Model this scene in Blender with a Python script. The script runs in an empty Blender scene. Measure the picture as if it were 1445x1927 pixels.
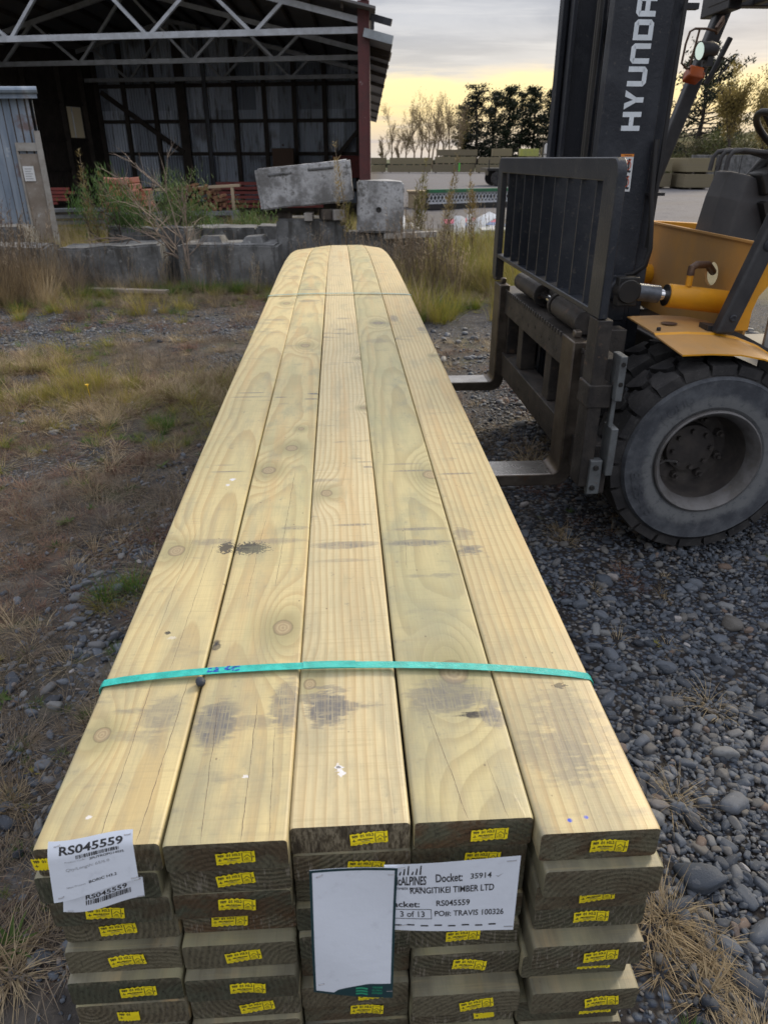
import bpy, bmesh, math, random
from mathutils import Vector, Matrix, noise as mnoise
import numpy as np
R = math.radians
random.seed(7); rng = np.random.default_rng(11)
S = bpy.context.scene
COL = S.collection

# ------------------------------------------------------------------ camera, sky, sun, exposure
EYE = Vector((0, 0, 1.55)); PITCH = math.atan(665/1340)
cd = bpy.data.cameras.new('camera'); cam = bpy.data.objects.new('camera', cd); COL.objects.link(cam)
cam.location = EYE; cam.rotation_euler = (math.pi/2-PITCH, 0, 0)
cd.sensor_fit = 'VERTICAL'; cd.sensor_height = 36; cd.sensor_width = 27; cd.lens = 36*1340/1927
cd.clip_start = .05; cd.clip_end = 3000
cd.dof.use_dof = True; cd.dof.focus_distance = 1.35; cd.dof.aperture_fstop = 11
S.camera = cam
S.view_settings.view_transform = 'Standard'; S.view_settings.look = 'None'
S.view_settings.exposure = 0.5; S.view_settings.gamma = 1
SUN_EL, SUN_AZ = R(30), R(42)            # azimuth measured from +Y towards +X
ld = bpy.data.lights.new('sun', 'SUN'); ld.energy = 2.7; ld.angle = R(16); ld.color = (1, .84, .60)
sun = bpy.data.objects.new('sun', ld); COL.objects.link(sun)
sd = Vector((math.sin(SUN_AZ)*math.cos(SUN_EL), math.cos(SUN_AZ)*math.cos(SUN_EL), math.sin(SUN_EL)))
sun.rotation_euler = (-sd).to_track_quat('-Z', 'Y').to_euler()

# ------------------------------------------------------------------ node helper
class G:
    def __init__(s, nt): s.nt = nt; s.nt.nodes.clear()
    def n(s, t, **kw):
        nd = s.nt.nodes.new(t)
        for k, v in kw.items(): setattr(nd, k, v)
        return nd
    def set(s, sock, v):
        if v is None: return
        if isinstance(v, bpy.types.NodeSocket): s.nt.links.new(v, sock)
        else:
            if isinstance(v, (tuple, list)) and len(v) == 3 and sock.type == 'RGBA': v = (*v, 1)
            sock.default_value = v
    def m(s, op, a, b=None, c=None, clamp=False):
        nd = s.n('ShaderNodeMath', operation=op, use_clamp=clamp)
        s.set(nd.inputs[0], a); s.set(nd.inputs[1], b)
        if c is not None: s.set(nd.inputs[2], c)
        return nd.outputs[0]
    def v(s, op, a, b=None):
        nd = s.n('ShaderNodeVectorMath', operation=op)
        s.set(nd.inputs[0], a); s.set(nd.inputs[1], b); return nd.outputs[1 if op in ('LENGTH', 'DOT_PRODUCT') else 0]
    def mul(s, a, vec): return s.v('MULTIPLY', a, vec)
    def mix(s, f, a, b, mode='MIX'):
        nd = s.n('ShaderNodeMix', data_type='RGBA', blend_type=mode)
        s.set(nd.inputs[0], f); s.set(nd.inputs[6], a); s.set(nd.inputs[7], b); return nd.outputs[2]
    def noise(s, vec, scale, detail=3, rough=.55, dist=0):
        nd = s.n('ShaderNodeTexNoise'); s.set(nd.inputs['Vector'], vec); s.set(nd.inputs['Scale'], scale)
        s.set(nd.inputs['Detail'], detail); s.set(nd.inputs['Roughness'], rough); s.set(nd.inputs['Distortion'], dist)
        return nd.outputs[0]
    def vor(s, vec, scale, out='Distance', feature='F1', rnd=1):
        nd = s.n('ShaderNodeTexVoronoi', feature=feature); s.set(nd.inputs['Vector'], vec); s.set(nd.inputs['Scale'], scale)
        s.set(nd.inputs['Randomness'], rnd); return nd.outputs[out]
    def ss(s, x, a, b):
        nd = s.n('ShaderNodeMapRange', interpolation_type='SMOOTHSTEP'); s.set(nd.inputs[0], x)
        s.set(nd.inputs[1], a); s.set(nd.inputs[2], b); s.set(nd.inputs[3], 0.); s.set(nd.inputs[4], 1.); return nd.outputs[0]
    def ramp(s, f, stops):
        nd = s.n('ShaderNodeValToRGB'); s.set(nd.inputs[0], f); e = nd.color_ramp.elements
        while len(e) < len(stops): e.new(.5)
        for q, (p, c) in zip(e, stops): q.position = p; q.color = (*c, 1)
        return nd.outputs[0]
    def xyz(s, vec):
        nd = s.n('ShaderNodeSeparateXYZ'); s.set(nd.inputs[0], vec); return nd.outputs
    def comb(s, x, y, z):
        nd = s.n('ShaderNodeCombineXYZ'); s.set(nd.inputs[0], x); s.set(nd.inputs[1], y); s.set(nd.inputs[2], z); return nd.outputs[0]
    def obj(s): return s.n('ShaderNodeTexCoord').outputs['Object']
    def pos(s): return s.n('ShaderNodeNewGeometry').outputs['Position']
    def rand(s): return s.n('ShaderNodeObjectInfo').outputs['Random']
    def attr(s, name): return s.n('ShaderNodeAttribute', attribute_name=name).outputs['Vector']
    def bump(s, h, strength, dist, nrm=None):
        nd = s.n('ShaderNodeBump'); s.set(nd.inputs['Strength'], strength); s.set(nd.inputs['Distance'], dist); s.set(nd.inputs['Height'], h)
        s.set(nd.inputs['Normal'], nrm); return nd.outputs[0]
    def out(s, col, rough=.6, metal=0, nrm=None, spec=.5, transl=None, emit=None):
        p = s.n('ShaderNodeBsdfPrincipled'); s.set(p.inputs['Base Color'], col); s.set(p.inputs['Roughness'], rough)
        s.set(p.inputs['Metallic'], metal); s.set(p.inputs['Normal'], nrm); s.set(p.inputs['Specular IOR Level'], spec)
        if emit: s.set(p.inputs['Emission Color'], emit[0]); s.set(p.inputs['Emission Strength'], emit[1])
        sh = p.outputs[0]
        if transl:
            t = s.n('ShaderNodeBsdfTranslucent'); s.set(t.inputs[0], col)
            mx = s.n('ShaderNodeMixShader'); mx.inputs[0].default_value = transl
            s.nt.links.new(sh, mx.inputs[1]); s.nt.links.new(t.outputs[0], mx.inputs[2]); sh = mx.outputs[0]
        o = s.n('ShaderNodeOutputMaterial'); s.nt.links.new(sh, o.inputs[0])
MAT = {}
def newmat(name):
    m = bpy.data.materials.new(name); m.use_nodes = True; MAT[name] = m; return G(m.node_tree)
def pmat(name, c1, c2=None, scale=6, rough=.6, metal=0, bump=0, bscale=40, stretch=(1, 1, 1), lo=.35, hi=.7, spec=.5, speck=None, rvar=.12, ruv=None):
    g = newmat(name); o = g.mul(g.obj(), stretch); col = c1
    nz = g.noise(o, scale, 6, .65)
    if c2: col = g.mix(g.ss(nz, lo, hi), c1, c2)
    if ruv: col = g.mix(g.m('MULTIPLY', g.rand(), ruv[1]), col, ruv[0])
    if speck: col = g.mix(g.m('MULTIPLY', g.ss(g.noise(g.obj(), speck[1], 4, .7), speck[2], speck[2]+.08), speck[3]), col, speck[0])
    rr = g.m('ADD', rough-rvar/2, g.m('MULTIPLY', nz, rvar))
    g.out(col, rr, metal, g.bump(g.noise(o, bscale, 5, .7), bump, .01) if bump else None, spec)
    return MAT[name]

# ------------------------------------------------------------------ world: low sun under a broken grey cloud deck
W = bpy.data.worlds.new('World'); S.world = W; W.use_nodes = True
g = G(W.node_tree)
dv = g.n('ShaderNodeTexCoord').outputs['Generated']; dx, dy, dz = g.xyz(dv)
sky = g.n('ShaderNodeTexSky', sky_type='NISHITA', sun_disc=False); sky.sun_elevation = R(6); sky.sun_rotation = SUN_AZ
h = g.m('MAXIMUM', dz, .0)
inv = g.m('DIVIDE', 1., g.m('ADD', h, .035))
pl = g.comb(g.m('MULTIPLY', dx, inv), g.m('MULTIPLY', dy, inv), 0.)
c1 = g.noise(g.mul(pl, (.30, .55, 1)), 1.5, 7, .58, .7)
c2 = g.noise(g.mul(pl, (.8, 2.6, 1)), .7, 6, .6, .4)
cl = g.mix(g.ss(c1, .34, .66), (3.5, 3.65, 4.2), (5.5, 5.55, 5.9))
cl = g.mix(g.m('MULTIPLY', g.ss(c2, .48, .68), .55), cl, (6.6, 6.5, 6.6))
edge = g.m('ADD', .086, g.m('MULTIPLY', g.m('SUBTRACT', g.noise(g.comb(g.m('MULTIPLY', dx, 5.), g.m('MULTIPLY', dz, 22.), 0.), 1.6, 4, .55), .5), .045))
glow = g.ramp(g.m('MULTIPLY', dz, 8.), [(0., (5.9, 5.3, 4.7)), (.16, (6.5, 5.4, 4.2)), (.42, (9.4, 7.3, 3.8)), (.62, (9.8, 8.0, 4.2)), (1., (8.8, 7.6, 5.1))])
strk = g.noise(g.comb(g.m('MULTIPLY', dx, 7.), g.m('MULTIPLY', dz, 75.), dy), 1.1, 4, .5)
glow = g.mix(g.m('MULTIPLY', g.ss(strk, .52, .66), g.m('MULTIPLY', g.ss(dz, .085, .02), .55)), glow, (4.6, 4.3, 4.3))
fwd = g.ss(dy, -.2, .55)                      # the clear strip lies only towards the sunset
clear = g.m('MULTIPLY', g.ss(g.m('SUBTRACT', dz, edge), .010, -.006), fwd)
rim = g.m('MULTIPLY', g.ss(g.m('ABSOLUTE', g.m('SUBTRACT', dz, g.m('ADD', edge, .007))), .012, 0.), g.m('MULTIPLY', fwd, g.ss(c2, .4, .6)))
cl = g.mix(g.m('MULTIPLY', rim, .6), cl, (8.8, 7.3, 5.2))
dim = g.m('MULTIPLY', g.m('ADD', .84, g.m('MULTIPLY', .16, g.ss(dy, -.7, .3))), g.m('ADD', 1., g.m('MULTIPLY', 1.15, g.ss(dz, .18, .55))))
cl = g.mul(cl, g.comb(dim, dim, dim))
cl = g.mix(g.m('MULTIPLY', g.m('MULTIPLY', g.ss(dz, .155, .085), fwd), .5), cl, (7.4, 6.7, 5.8))
cl = g.mix(.10, cl, sky.outputs[0])
c = g.mix(clear, cl, glow)
c = g.mix(g.ss(dz, 0., -.02), c, (1.2, 1.15, 1.1))
bg = g.n('ShaderNodeBackground'); g.set(bg.inputs[0], c); bg.inputs[1].default_value = .092
g.nt.links.new(bg.outputs[0], g.n('ShaderNodeOutputWorld').inputs[0])

# ------------------------------------------------------------------ mesh helpers
class MB:
    def __init__(s): s.v = []; s.f = []; s.mi = []
    def add(s, vs, fs, m=0):
        o = len(s.v); s.v += [tuple(p) for p in vs]
        for f in fs: s.f.append([i+o for i in f]); s.mi.append(m)
    def hexa(s, p, m=0): s.add(p, [(0, 3, 2, 1), (4, 5, 6, 7), (0, 1, 5, 4), (1, 2, 6, 5), (2, 3, 7, 6), (3, 0, 4, 7)], m)
    def box(s, lo, hi, m=0):
        (a, b, c), (d, e, f) = lo, hi
        s.hexa([(a, b, c), (d, b, c), (d, e, c), (a, e, c), (a, b, f), (d, b, f), (d, e, f), (a, e, f)], m)
    def cbox(s, c, sz, rot=None, m=0):
        M = rot.to_matrix() if rot else Matrix.Identity(3); c = Vector(c); x, y, z = [q/2 for q in sz]
        s.hexa([c+M@Vector(p) for p in [(-x, -y, -z), (x, -y, -z), (x, y, -z), (-x, y, -z), (-x, -y, z), (x, -y, z), (x, y, z), (-x, y, z)]], m)
    def bar(s, p0, p1, w, h, up=(0, 0, 1), m=0):
        p0, p1 = Vector(p0), Vector(p1); d = (p1-p0).normalized(); u = Vector(up)
        if abs(d.dot(u)) > .98: u = Vector((0, 1, 0))
        r = d.cross(u).normalized(); u = r.cross(d)
        q = [-r*w/2-u*h/2, r*w/2-u*h/2, r*w/2+u*h/2, -r*w/2+u*h/2]
        s.hexa([p0+k for k in q]+[p1+k for k in q], m)
    def prism(s, poly, fn, h0, h1, m=0):
        n = len(poly); vs = [fn(x, y, h0) for x, y in poly]+[fn(x, y, h1) for x, y in poly]
        s.add(vs, [list(range(n))[::-1], list(range(n, 2*n))]+[(i, (i+1) % n, n+(i+1) % n, n+i) for i in range(n)], m)
    def tube(s, pts, r, n=8, m=0, cap=True):
        pts = [Vector(p) for p in pts]; rs = r if isinstance(r, (list, tuple)) else [r]*len(pts)
        base = len(s.v); u = None
        for i, p in enumerate(pts):
            d = (pts[min(i+1, len(pts)-1)]-pts[max(i-1, 0)])
            d = d.normalized() if d.length > 1e-9 else Vector((0, 0, 1))
            if u is None: u = d.orthogonal().normalized()
            u = (u-d*u.dot(d)); u = u.normalized() if u.length > 1e-6 else d.orthogonal().normalized()
            w = d.cross(u)
            for k in range(n):
                a = 2*math.pi*k/n; s.v.append(tuple(p+(u*math.cos(a)+w*math.sin(a))*rs[i]))
        for i in range(len(pts)-1):
            for k in range(n):
                s.f.append([base+i*n+k, base+i*n+(k+1) % n, base+(i+1)*n+(k+1) % n, base+(i+1)*n+k]); s.mi.append(m)
        if cap:
            s.f.append([base+k for k in range(n)][::-1]); s.mi.append(m)
            e = base+(len(pts)-1)*n; s.f.append([e+k for k in range(n)]); s.mi.append(m)
    def lathe(s, prof, c, ax, n=32, m=0):
        c = Vector(c); ax = Vector(ax).normalized(); u = ax.orthogonal().normalized(); w = ax.cross(u); base = len(s.v)
        for r, hh in prof:
            for k in range(n):
                a = 2*math.pi*k/n; s.v.append(tuple(c+ax*hh+(u*math.cos(a)+w*math.sin(a))*r))
        for i in range(len(prof)-1):
            for k in range(n):
                s.f.append([base+i*n+k, base+i*n+(k+1) % n, base+(i+1)*n+(k+1) % n, base+(i+1)*n+k]); s.mi.append(m)
    def grid(s, fn, nu, nv, m=0):
        base = len(s.v)
        for j in range(nv+1):
            for i in range(nu+1): s.v.append(tuple(fn(i/nu, j/nv)))
        for j in range(nv):
            for i in range(nu):
                a = base+j*(nu+1)+i; s.f.append([a, a+1, a+nu+2, a+nu+1]); s.mi.append(m)
    def build(s, name, mats, parent=None, smooth=None, bevel=0, seg=2, recalc=True, loc=None, wn=False):
        me = bpy.data.meshes.new(name); me.from_pydata(s.v, [], s.f)
        mats = mats if isinstance(mats, (list, tuple)) else [mats]
        for m in mats: me.materials.append(MAT[m] if isinstance(m, str) else m)
        me.polygons.foreach_set('material_index', s.mi)
        if recalc:
            bm = bmesh.new(); bm.from_mesh(me); bmesh.ops.recalc_face_normals(bm, faces=bm.faces); bm.to_mesh(me); bm.free()
        if smooth is not None:
            me.polygons.foreach_set('use_smooth', [True]*len(me.polygons)); me.set_sharp_from_angle(angle=R(smooth))
        o = bpy.data.objects.new(name, me); COL.objects.link(o)
        if parent: o.parent = parent
        if loc is not None: o.location = loc
        if bevel:
            b = o.modifiers.new('bevel', 'BEVEL'); b.width = bevel; b.segments = seg; b.limit_method = 'ANGLE'; b.angle_limit = R(40)
        return o
def parts(mb, name, mats, parent=None, **kw):
    """every loose piece of the builder becomes a part of its own"""
    up = list(range(len(mb.v)))
    def find(a):
        while up[a] != a: up[a] = up[up[a]]; a = up[a]
        return a
    for f in mb.f:
        for i in f[1:]: up[find(i)] = find(f[0])
    grp = {}
    for f, m in zip(mb.f, mb.mi): grp.setdefault(find(f[0]), []).append((f, m))
    out = []
    for fs in grp.values():
        q = MB(); ix = {}
        for f, m in fs:
            for i in f:
                if i not in ix: ix[i] = len(q.v); q.v.append(mb.v[i])
            q.f.append([ix[i] for i in f]); q.mi.append(m)
        out.append(q.build(name, mats, parent, **kw))
    return out
def tag(o, label=None, cat=None, group=None, kind=None):
    if label: o['label'] = label
    if cat: o['category'] = cat
    if group: o['group'] = group
    if kind: o['kind'] = kind
    return o
def thing(name, label, cat, loc=(0, 0, 0), rz=0, group=None):
    o = bpy.data.objects.new(name, None); COL.objects.link(o); o.location = loc; o.rotation_euler = (0, 0, rz); o.empty_display_size = .1
    return tag(o, label, cat, group)
FW = Vector((0, math.cos(PITCH), -math.sin(PITCH))); UP = Vector((0, math.sin(PITCH), math.cos(PITCH)))
def at(u, v, y):                       # surveyed point: a direction read off the photograph and its true distance
    d = FW+Vector((1, 0, 0))*((u-722.5)/1340)-UP*((v-963.5)/1340); return EYE+d*(y/d.y)
def nz2(x, y, s=1., o=0.): return mnoise.noise(Vector((x*s+o, y*s-o, o*.37)))
_tc = {}
def textmesh(s, bold=0., shear=0.):
    k = (s, bold, shear)
    if k not in _tc:
        cu = bpy.data.curves.new('t', 'FONT'); cu.body = s; cu.offset = bold; cu.shear = shear; cu.resolution_u = 3
        o = bpy.data.objects.new('t', cu); COL.objects.link(o); dg = bpy.context.evaluated_depsgraph_get()
        me = bpy.data.meshes.new_from_object(o.evaluated_get(dg))
        vs = np.array([v.co[:2] for v in me.vertices]).reshape(-1, 2); fs = [list(p.vertices) for p in me.polygons]
        COL.objects.unlink(o); bpy.data.objects.remove(o); bpy.data.meshes.remove(me)
        lo, hi = vs.min(0), vs.max(0); _tc[k] = ((vs-lo)/(hi-lo), fs)
    return _tc[k]
def put_text(mb, s, box, fn, m=0, bold=0., shear=0.):
    vs, fs = textmesh(s, bold, shear); x, y, w, hh = box
    mb.add([fn(x+p[0]*w, y+p[1]*hh) for p in vs], fs, m)
def put_rect(mb, box, fn, m=0):
    x, y, w, hh = box; nu, nv = max(1, int(w/.06)), max(1, int(hh/.06))
    mb.grid(lambda a, b: fn(x+w*a, y+hh*b), nu, nv, m)
def put_frame(mb, box, t, fn, m=0, tx=None):
    x, y, w, hh = box; tx = tx or t
    put_rect(mb, (x, y, w, t), fn, m); put_rect(mb, (x, y+hh-t, w, t), fn, m); put_rect(mb, (x, y, tx, hh), fn, m); put_rect(mb, (x+w-tx, y, tx, hh), fn, m)
def barcode(mb, box, fn, n, m=0, seed=1):
    rr = random.Random(seed); x, y, w, hh = box; c = x
    while c < x+w-.004:
        b = rr.choice((1, 1, 2, 3))*w/n; put_rect(mb, (c, y, b, hh), fn, m); c += b+rr.choice((1, 1, 2))*w/n

# ------------------------------------------------------------------ materials: timber
def wood(name, base, late, quarter, freq, knots=(), stains=(), cracks=(), green=.4, seed=1., x0=0., marks=0.):
    g = newmat(name); x, y, z = g.xyz(g.attr('bp')); rd = g.rand()
    x = g.m('ADD', x, g.m('MULTIPLY', z, .6)); sv = g.m('ADD', seed, g.m('MULTIPLY', rd, 40.))
    wob = g.m('SUBTRACT', g.noise(g.comb(g.m('MULTIPLY', x, 5.), g.m('MULTIPLY', y, 1.3), sv), 1., 2), .5)
    if quarter: f = g.m('MULTIPLY', g.m('ADD', x, g.m('MULTIPLY', wob, .03)), freq)
    else:
        d = g.m('ADD', .012+.03*(seed % 2 > 1), g.m('ADD', g.m('MULTIPLY', y, .030 if seed % 4 < 2 else .024), g.m('MULTIPLY', g.noise(g.comb(sv, g.m('MULTIPLY', y, .9), 3.), 1., 3), .05)))
        xx = g.m('ADD', g.m('SUBTRACT', x, x0), g.m('MULTIPLY', wob, .035))
        f = g.m('MULTIPLY', g.m('SQRT', g.m('ADD', g.m('MULTIPLY', xx, xx), g.m('MULTIPLY', d, d))), freq)
    cores = []
    for kx, ky, r, amp in knots:
        r *= 1.2; amp *= 1.45
        ax = g.m('DIVIDE', g.m('SUBTRACT', x, kx), r); ay = g.m('DIVIDE', g.m('SUBTRACT', y, ky), r*1.25)
        q = g.m('ADD', g.m('MULTIPLY', ax, ax), g.m('MULTIPLY', ay, ay)); cores.append((q, amp))
        q2 = g.m('ADD', g.m('MULTIPLY', ax, g.m('MULTIPLY', ax, .15)), g.m('MULTIPLY', ay, g.m('MULTIPLY', ay, .030)))
        f = g.m('ADD', f, g.m('MULTIPLY', g.m('EXPONENT', g.m('MULTIPLY', q2, -1.)), amp))
    fine = g.noise(g.comb(g.m('MULTIPLY', x, 60.), g.m('MULTIPLY', y, 4.), sv), 1., 3)
    t = g.m('FRACT', g.m('ADD', f, g.m('MULTIPLY', fine, .3)))
    line = g.m('MULTIPLY', g.ss(t, .35, .9), g.m('SUBTRACT', 1., g.ss(t, .92, 1.)))
    soft = g.noise(g.comb(g.m('MULTIPLY', x, 9.), g.m('MULTIPLY', y, 2.2), sv), 1., 4)
    col = g.mix(g.m('MULTIPLY', line, g.m('ADD', .24 if not quarter else .32, g.m('MULTIPLY', soft, .62 if not quarter else .6))), base, late)
    if green: col = g.mix(g.m('MULTIPLY', g.ss(soft, .42, .72), green), col, (.36, .345, .19))
    col = g.mix(g.m('MULTIPLY', g.ss(g.noise(g.comb(g.m('MULTIPLY', x, 22.), g.m('MULTIPLY', y, 1.0), g.m('ADD', sv, 9.)), 1., 4), .5, .72), .55), col, (.50, .34, .15))
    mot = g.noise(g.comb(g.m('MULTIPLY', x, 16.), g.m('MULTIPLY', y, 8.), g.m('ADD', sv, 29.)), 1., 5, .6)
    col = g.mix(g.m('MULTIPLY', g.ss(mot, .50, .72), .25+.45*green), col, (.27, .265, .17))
    col = g.mix(g.m('MULTIPLY', g.ss(g.m('ADD', y, g.m('MULTIPLY', mot, .9)), 1.35, .55), g.m('ADD', .12, g.m('MULTIPLY', g.ss(mot, .35, .6), .38))), col, (.25, .235, .165))  # near end greyed: grime, plus its weaker sky sheen put into the colour
    dab = g.noise(g.comb(g.m('MULTIPLY', x, 70.), g.m('MULTIPLY', y, 60.), g.m('ADD', sv, 43.)), 1., 4, .65)
    col = g.mix(g.m('MULTIPLY', g.ss(dab, .60, .72), g.m('MULTIPLY', g.ss(mot, .42, .58), .4)), col, (.17, .165, .13))
    fib = g.noise(g.comb(g.m('MULTIPLY', x, 420.), g.m('MULTIPLY', y, 9.), g.m('MULTIPLY', z, 300.)), 1., 2)
    fb = g.m('ADD', .86, g.m('MULTIPLY', fib, .28)); col = g.mul(col, g.comb(fb, fb, fb))
    saw = g.noise(g.comb(g.m('MULTIPLY', x, 10.), g.m('MULTIPLY', y, 230.), sv), 1., 3)
    col = g.mix(g.m('MULTIPLY', g.ss(saw, .52, .72), .30), col, (.33, .27, .145))
    wx = g.noise(g.comb(g.m('MULTIPLY', x, 38.), g.m('MULTIPLY', y, 5.), g.m('ADD', sv, 5.)), 1., 5, .65); col = g.mix(g.m('MULTIPLY', g.ss(wx, .52, .70), .38), col, (.31, .275, .17))
    # scuffs of grey grime dragged across the boards
    gr = g.noise(g.comb(g.m('MULTIPLY', x, 9.), g.m('MULTIPLY', y, 26.), g.m('ADD', sv, 3.)), 1., 4, .6)
    gate = g.noise(g.comb(g.m('MULTIPLY', x, 3.), g.m('MULTIPLY', y, 1.4), g.m('ADD', sv, 17.)), 1., 2)
    col = g.mix(g.m('MULTIPLY', g.m('MULTIPLY', g.ss(gr, .56, .72), g.ss(gate, .45, .62)), .62+marks), col, (.13, .13, .12))
    sp = g.vor(g.comb(g.m('MULTIPLY', x, 26.), g.m('MULTIPLY', y, 20.), sv), 1.)
    col = g.mix(g.m('MULTIPLY', g.ss(sp, .055, .03), .65), col, (.10, .07, .04))
    rag = g.noise(g.comb(g.m('MULTIPLY', x, 28.), g.m('MULTIPLY', y, 95.), sv), 1., 5, .65)
    for q, amp in cores:
        rr = g.m('ADD', g.m('SQRT', q), g.m('ADD', g.m('MULTIPLY', g.m('SUBTRACT', soft, .5), .7), g.m('MULTIPLY', g.m('SUBTRACT', rag, .5), .35)))
        halo = g.ss(rr, 4.6, .9); col = g.mix(g.m('MULTIPLY', halo, .62), col, (.235, .215, .105))
        rings = g.m('ADD', .5, g.m('MULTIPLY', .5, g.m('SINE', g.m('MULTIPLY', rr, 17.))))
        core = g.mix(rings, (.37, .295, .175), (.27, .205, .115)); col = g.mix(g.m('MULTIPLY', g.ss(rr, 1.12, .95), .85), col, core)
        col = g.mix(g.m('MULTIPLY', g.ss(g.m('ABSOLUTE', g.m('SUBTRACT', rr, 1.04)), .20, .03), .45), col, (.07, .045, .02))
    rag2 = g.noise(g.comb(g.m('MULTIPLY', x, 210.), g.m('MULTIPLY', y, 260.), sv), 1., 3, .6)
    for cx, cy, rx, ry, st, sc, rough in stains:
        st = min(1., st*1.15) if rough < 2 else st; rx *= 1.1
        ax = g.m('DIVIDE', g.m('SUBTRACT', x, cx), rx); ay = g.m('DIVIDE', g.m('SUBTRACT', y, cy), ry)
        q = g.m('SQRT', g.m('ADD', g.m('MULTIPLY', ax, ax), g.m('MULTIPLY', ay, ay)))
        q = g.m('ADD', q, g.m('MULTIPLY', g.m('SUBTRACT', rag2 if rough > 2 else rag, .5), min(rough, 2.)*(1.5 if rough > 2 else 2.3)))
        tex = g.m('ADD', .55, g.m('MULTIPLY', g.m('MULTIPLY', g.ss(fib, .3, .62), g.ss(rag, .3, .6)), .75)) if rough < 2 else 1.
        col = g.mix(g.m('MULTIPLY', g.m('MULTIPLY', g.ss(q, 1.05, .55 if rough < 2 else .9), st), tex), col, sc)
    crack = None
    for ca, ya, cb, yb, w in cracks:
        lx = g.m('ADD', ca, g.m('MULTIPLY', g.m('SUBTRACT', y, ya), (cb-ca)/(yb-ya)))
        lx = g.m('ADD', lx, g.m('MULTIPLY', g.m('SUBTRACT', g.noise(g.comb(seed+ca*50, g.m('MULTIPLY', y, 22.), 0.), 1., 3), .5), .006))
        w *= .55; mk = g.ss(g.m('ABSOLUTE', g.m('SUBTRACT', x, lx)), w, w*.35)
        mk = g.m('MULTIPLY', mk, g.m('MULTIPLY', g.ss(y, ya-.005, ya+.02), g.ss(y, yb, yb-.06)))
        crack = mk if crack is None else g.m('MAXIMUM', crack, mk)
    if crack is not None: col = g.mix(g.m('MULTIPLY', crack, g.m('ADD', .35, g.m('MULTIPLY', g.ss(rag, .35, .6), .5))), col, (.07, .045, .025))
    hgt = g.m('ADD', g.m('MULTIPLY', saw, .5), g.m('ADD', g.m('MULTIPLY', fib, .4), g.m('MULTIPLY', line, .35)))
    if crack is not None: hgt = g.m('SUBTRACT', hgt, g.m('MULTIPLY', crack, 2.))
    g.out(col, g.m('ADD', .40, g.m('MULTIPLY', soft, .2)), 0, g.bump(hgt, .45, .0012), .5)
GREY = (.13, .125, .12); BLK = (.03, .026, .022); WHT = (.66, .67, .72)
PALE = (.555, .462, .232); LATE = (.375, .252, .104)
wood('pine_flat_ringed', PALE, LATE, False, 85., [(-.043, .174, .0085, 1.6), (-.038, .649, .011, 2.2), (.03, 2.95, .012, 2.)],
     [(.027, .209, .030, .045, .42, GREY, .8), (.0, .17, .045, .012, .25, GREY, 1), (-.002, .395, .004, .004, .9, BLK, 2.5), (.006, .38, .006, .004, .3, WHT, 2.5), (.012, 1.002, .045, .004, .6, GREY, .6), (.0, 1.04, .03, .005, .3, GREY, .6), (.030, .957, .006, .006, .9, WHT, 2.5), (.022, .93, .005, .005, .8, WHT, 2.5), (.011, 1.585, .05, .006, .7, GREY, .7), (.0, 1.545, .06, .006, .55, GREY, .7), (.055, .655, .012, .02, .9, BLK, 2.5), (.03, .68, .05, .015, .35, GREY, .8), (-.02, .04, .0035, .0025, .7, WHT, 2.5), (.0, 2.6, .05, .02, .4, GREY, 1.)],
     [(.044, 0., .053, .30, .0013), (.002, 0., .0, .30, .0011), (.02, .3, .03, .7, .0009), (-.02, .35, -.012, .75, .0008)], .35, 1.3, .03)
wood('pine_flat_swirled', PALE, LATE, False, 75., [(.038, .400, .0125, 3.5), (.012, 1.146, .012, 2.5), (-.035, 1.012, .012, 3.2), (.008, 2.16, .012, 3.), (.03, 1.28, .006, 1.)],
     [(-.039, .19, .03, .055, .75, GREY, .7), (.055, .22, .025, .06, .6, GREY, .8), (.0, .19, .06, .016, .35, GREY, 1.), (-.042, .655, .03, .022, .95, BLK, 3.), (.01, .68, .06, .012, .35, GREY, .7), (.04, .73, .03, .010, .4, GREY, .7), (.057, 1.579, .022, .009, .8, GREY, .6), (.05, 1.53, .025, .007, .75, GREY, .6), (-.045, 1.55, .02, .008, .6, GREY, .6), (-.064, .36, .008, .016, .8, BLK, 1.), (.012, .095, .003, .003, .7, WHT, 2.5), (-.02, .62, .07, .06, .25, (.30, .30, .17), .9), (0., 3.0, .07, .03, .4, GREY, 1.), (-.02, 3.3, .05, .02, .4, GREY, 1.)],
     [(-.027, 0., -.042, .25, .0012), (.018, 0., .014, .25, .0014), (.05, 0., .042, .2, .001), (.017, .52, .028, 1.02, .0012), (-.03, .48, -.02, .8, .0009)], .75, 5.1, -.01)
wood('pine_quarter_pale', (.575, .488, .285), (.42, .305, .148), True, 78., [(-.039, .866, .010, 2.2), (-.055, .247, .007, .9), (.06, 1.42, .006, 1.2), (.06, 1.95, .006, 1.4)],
     [(-.030, .20, .034, .045, .8, GREY, 1.), (-.005, .20, .045, .012, .5, GREY, 1.2), (.001, .641, .068, .018, .55, GREY, .6), (.0, .585, .06, .007, .3, GREY, .6), (.02, .72, .045, .006, .45, GREY, .6), (.06, 1.0, .02, .006, .6, GREY, .6), (.05, 1.03, .025, .004, .5, GREY, .6), (-.013, .087, .0045, .006, .85, WHT, 2.2), (-.009, .077, .004, .004, .85, WHT, 2.2), (-.0135, .088, .0025, .003, .7, BLK, 2.2), (.025, 1.9, .02, .01, .35, GREY, 1.), (.012, 2.6, .03, .02, .45, GREY, 1.), (.0, 2.4, .03, .02, .4, GREY, 1.)], [], .12, 9.7)
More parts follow.
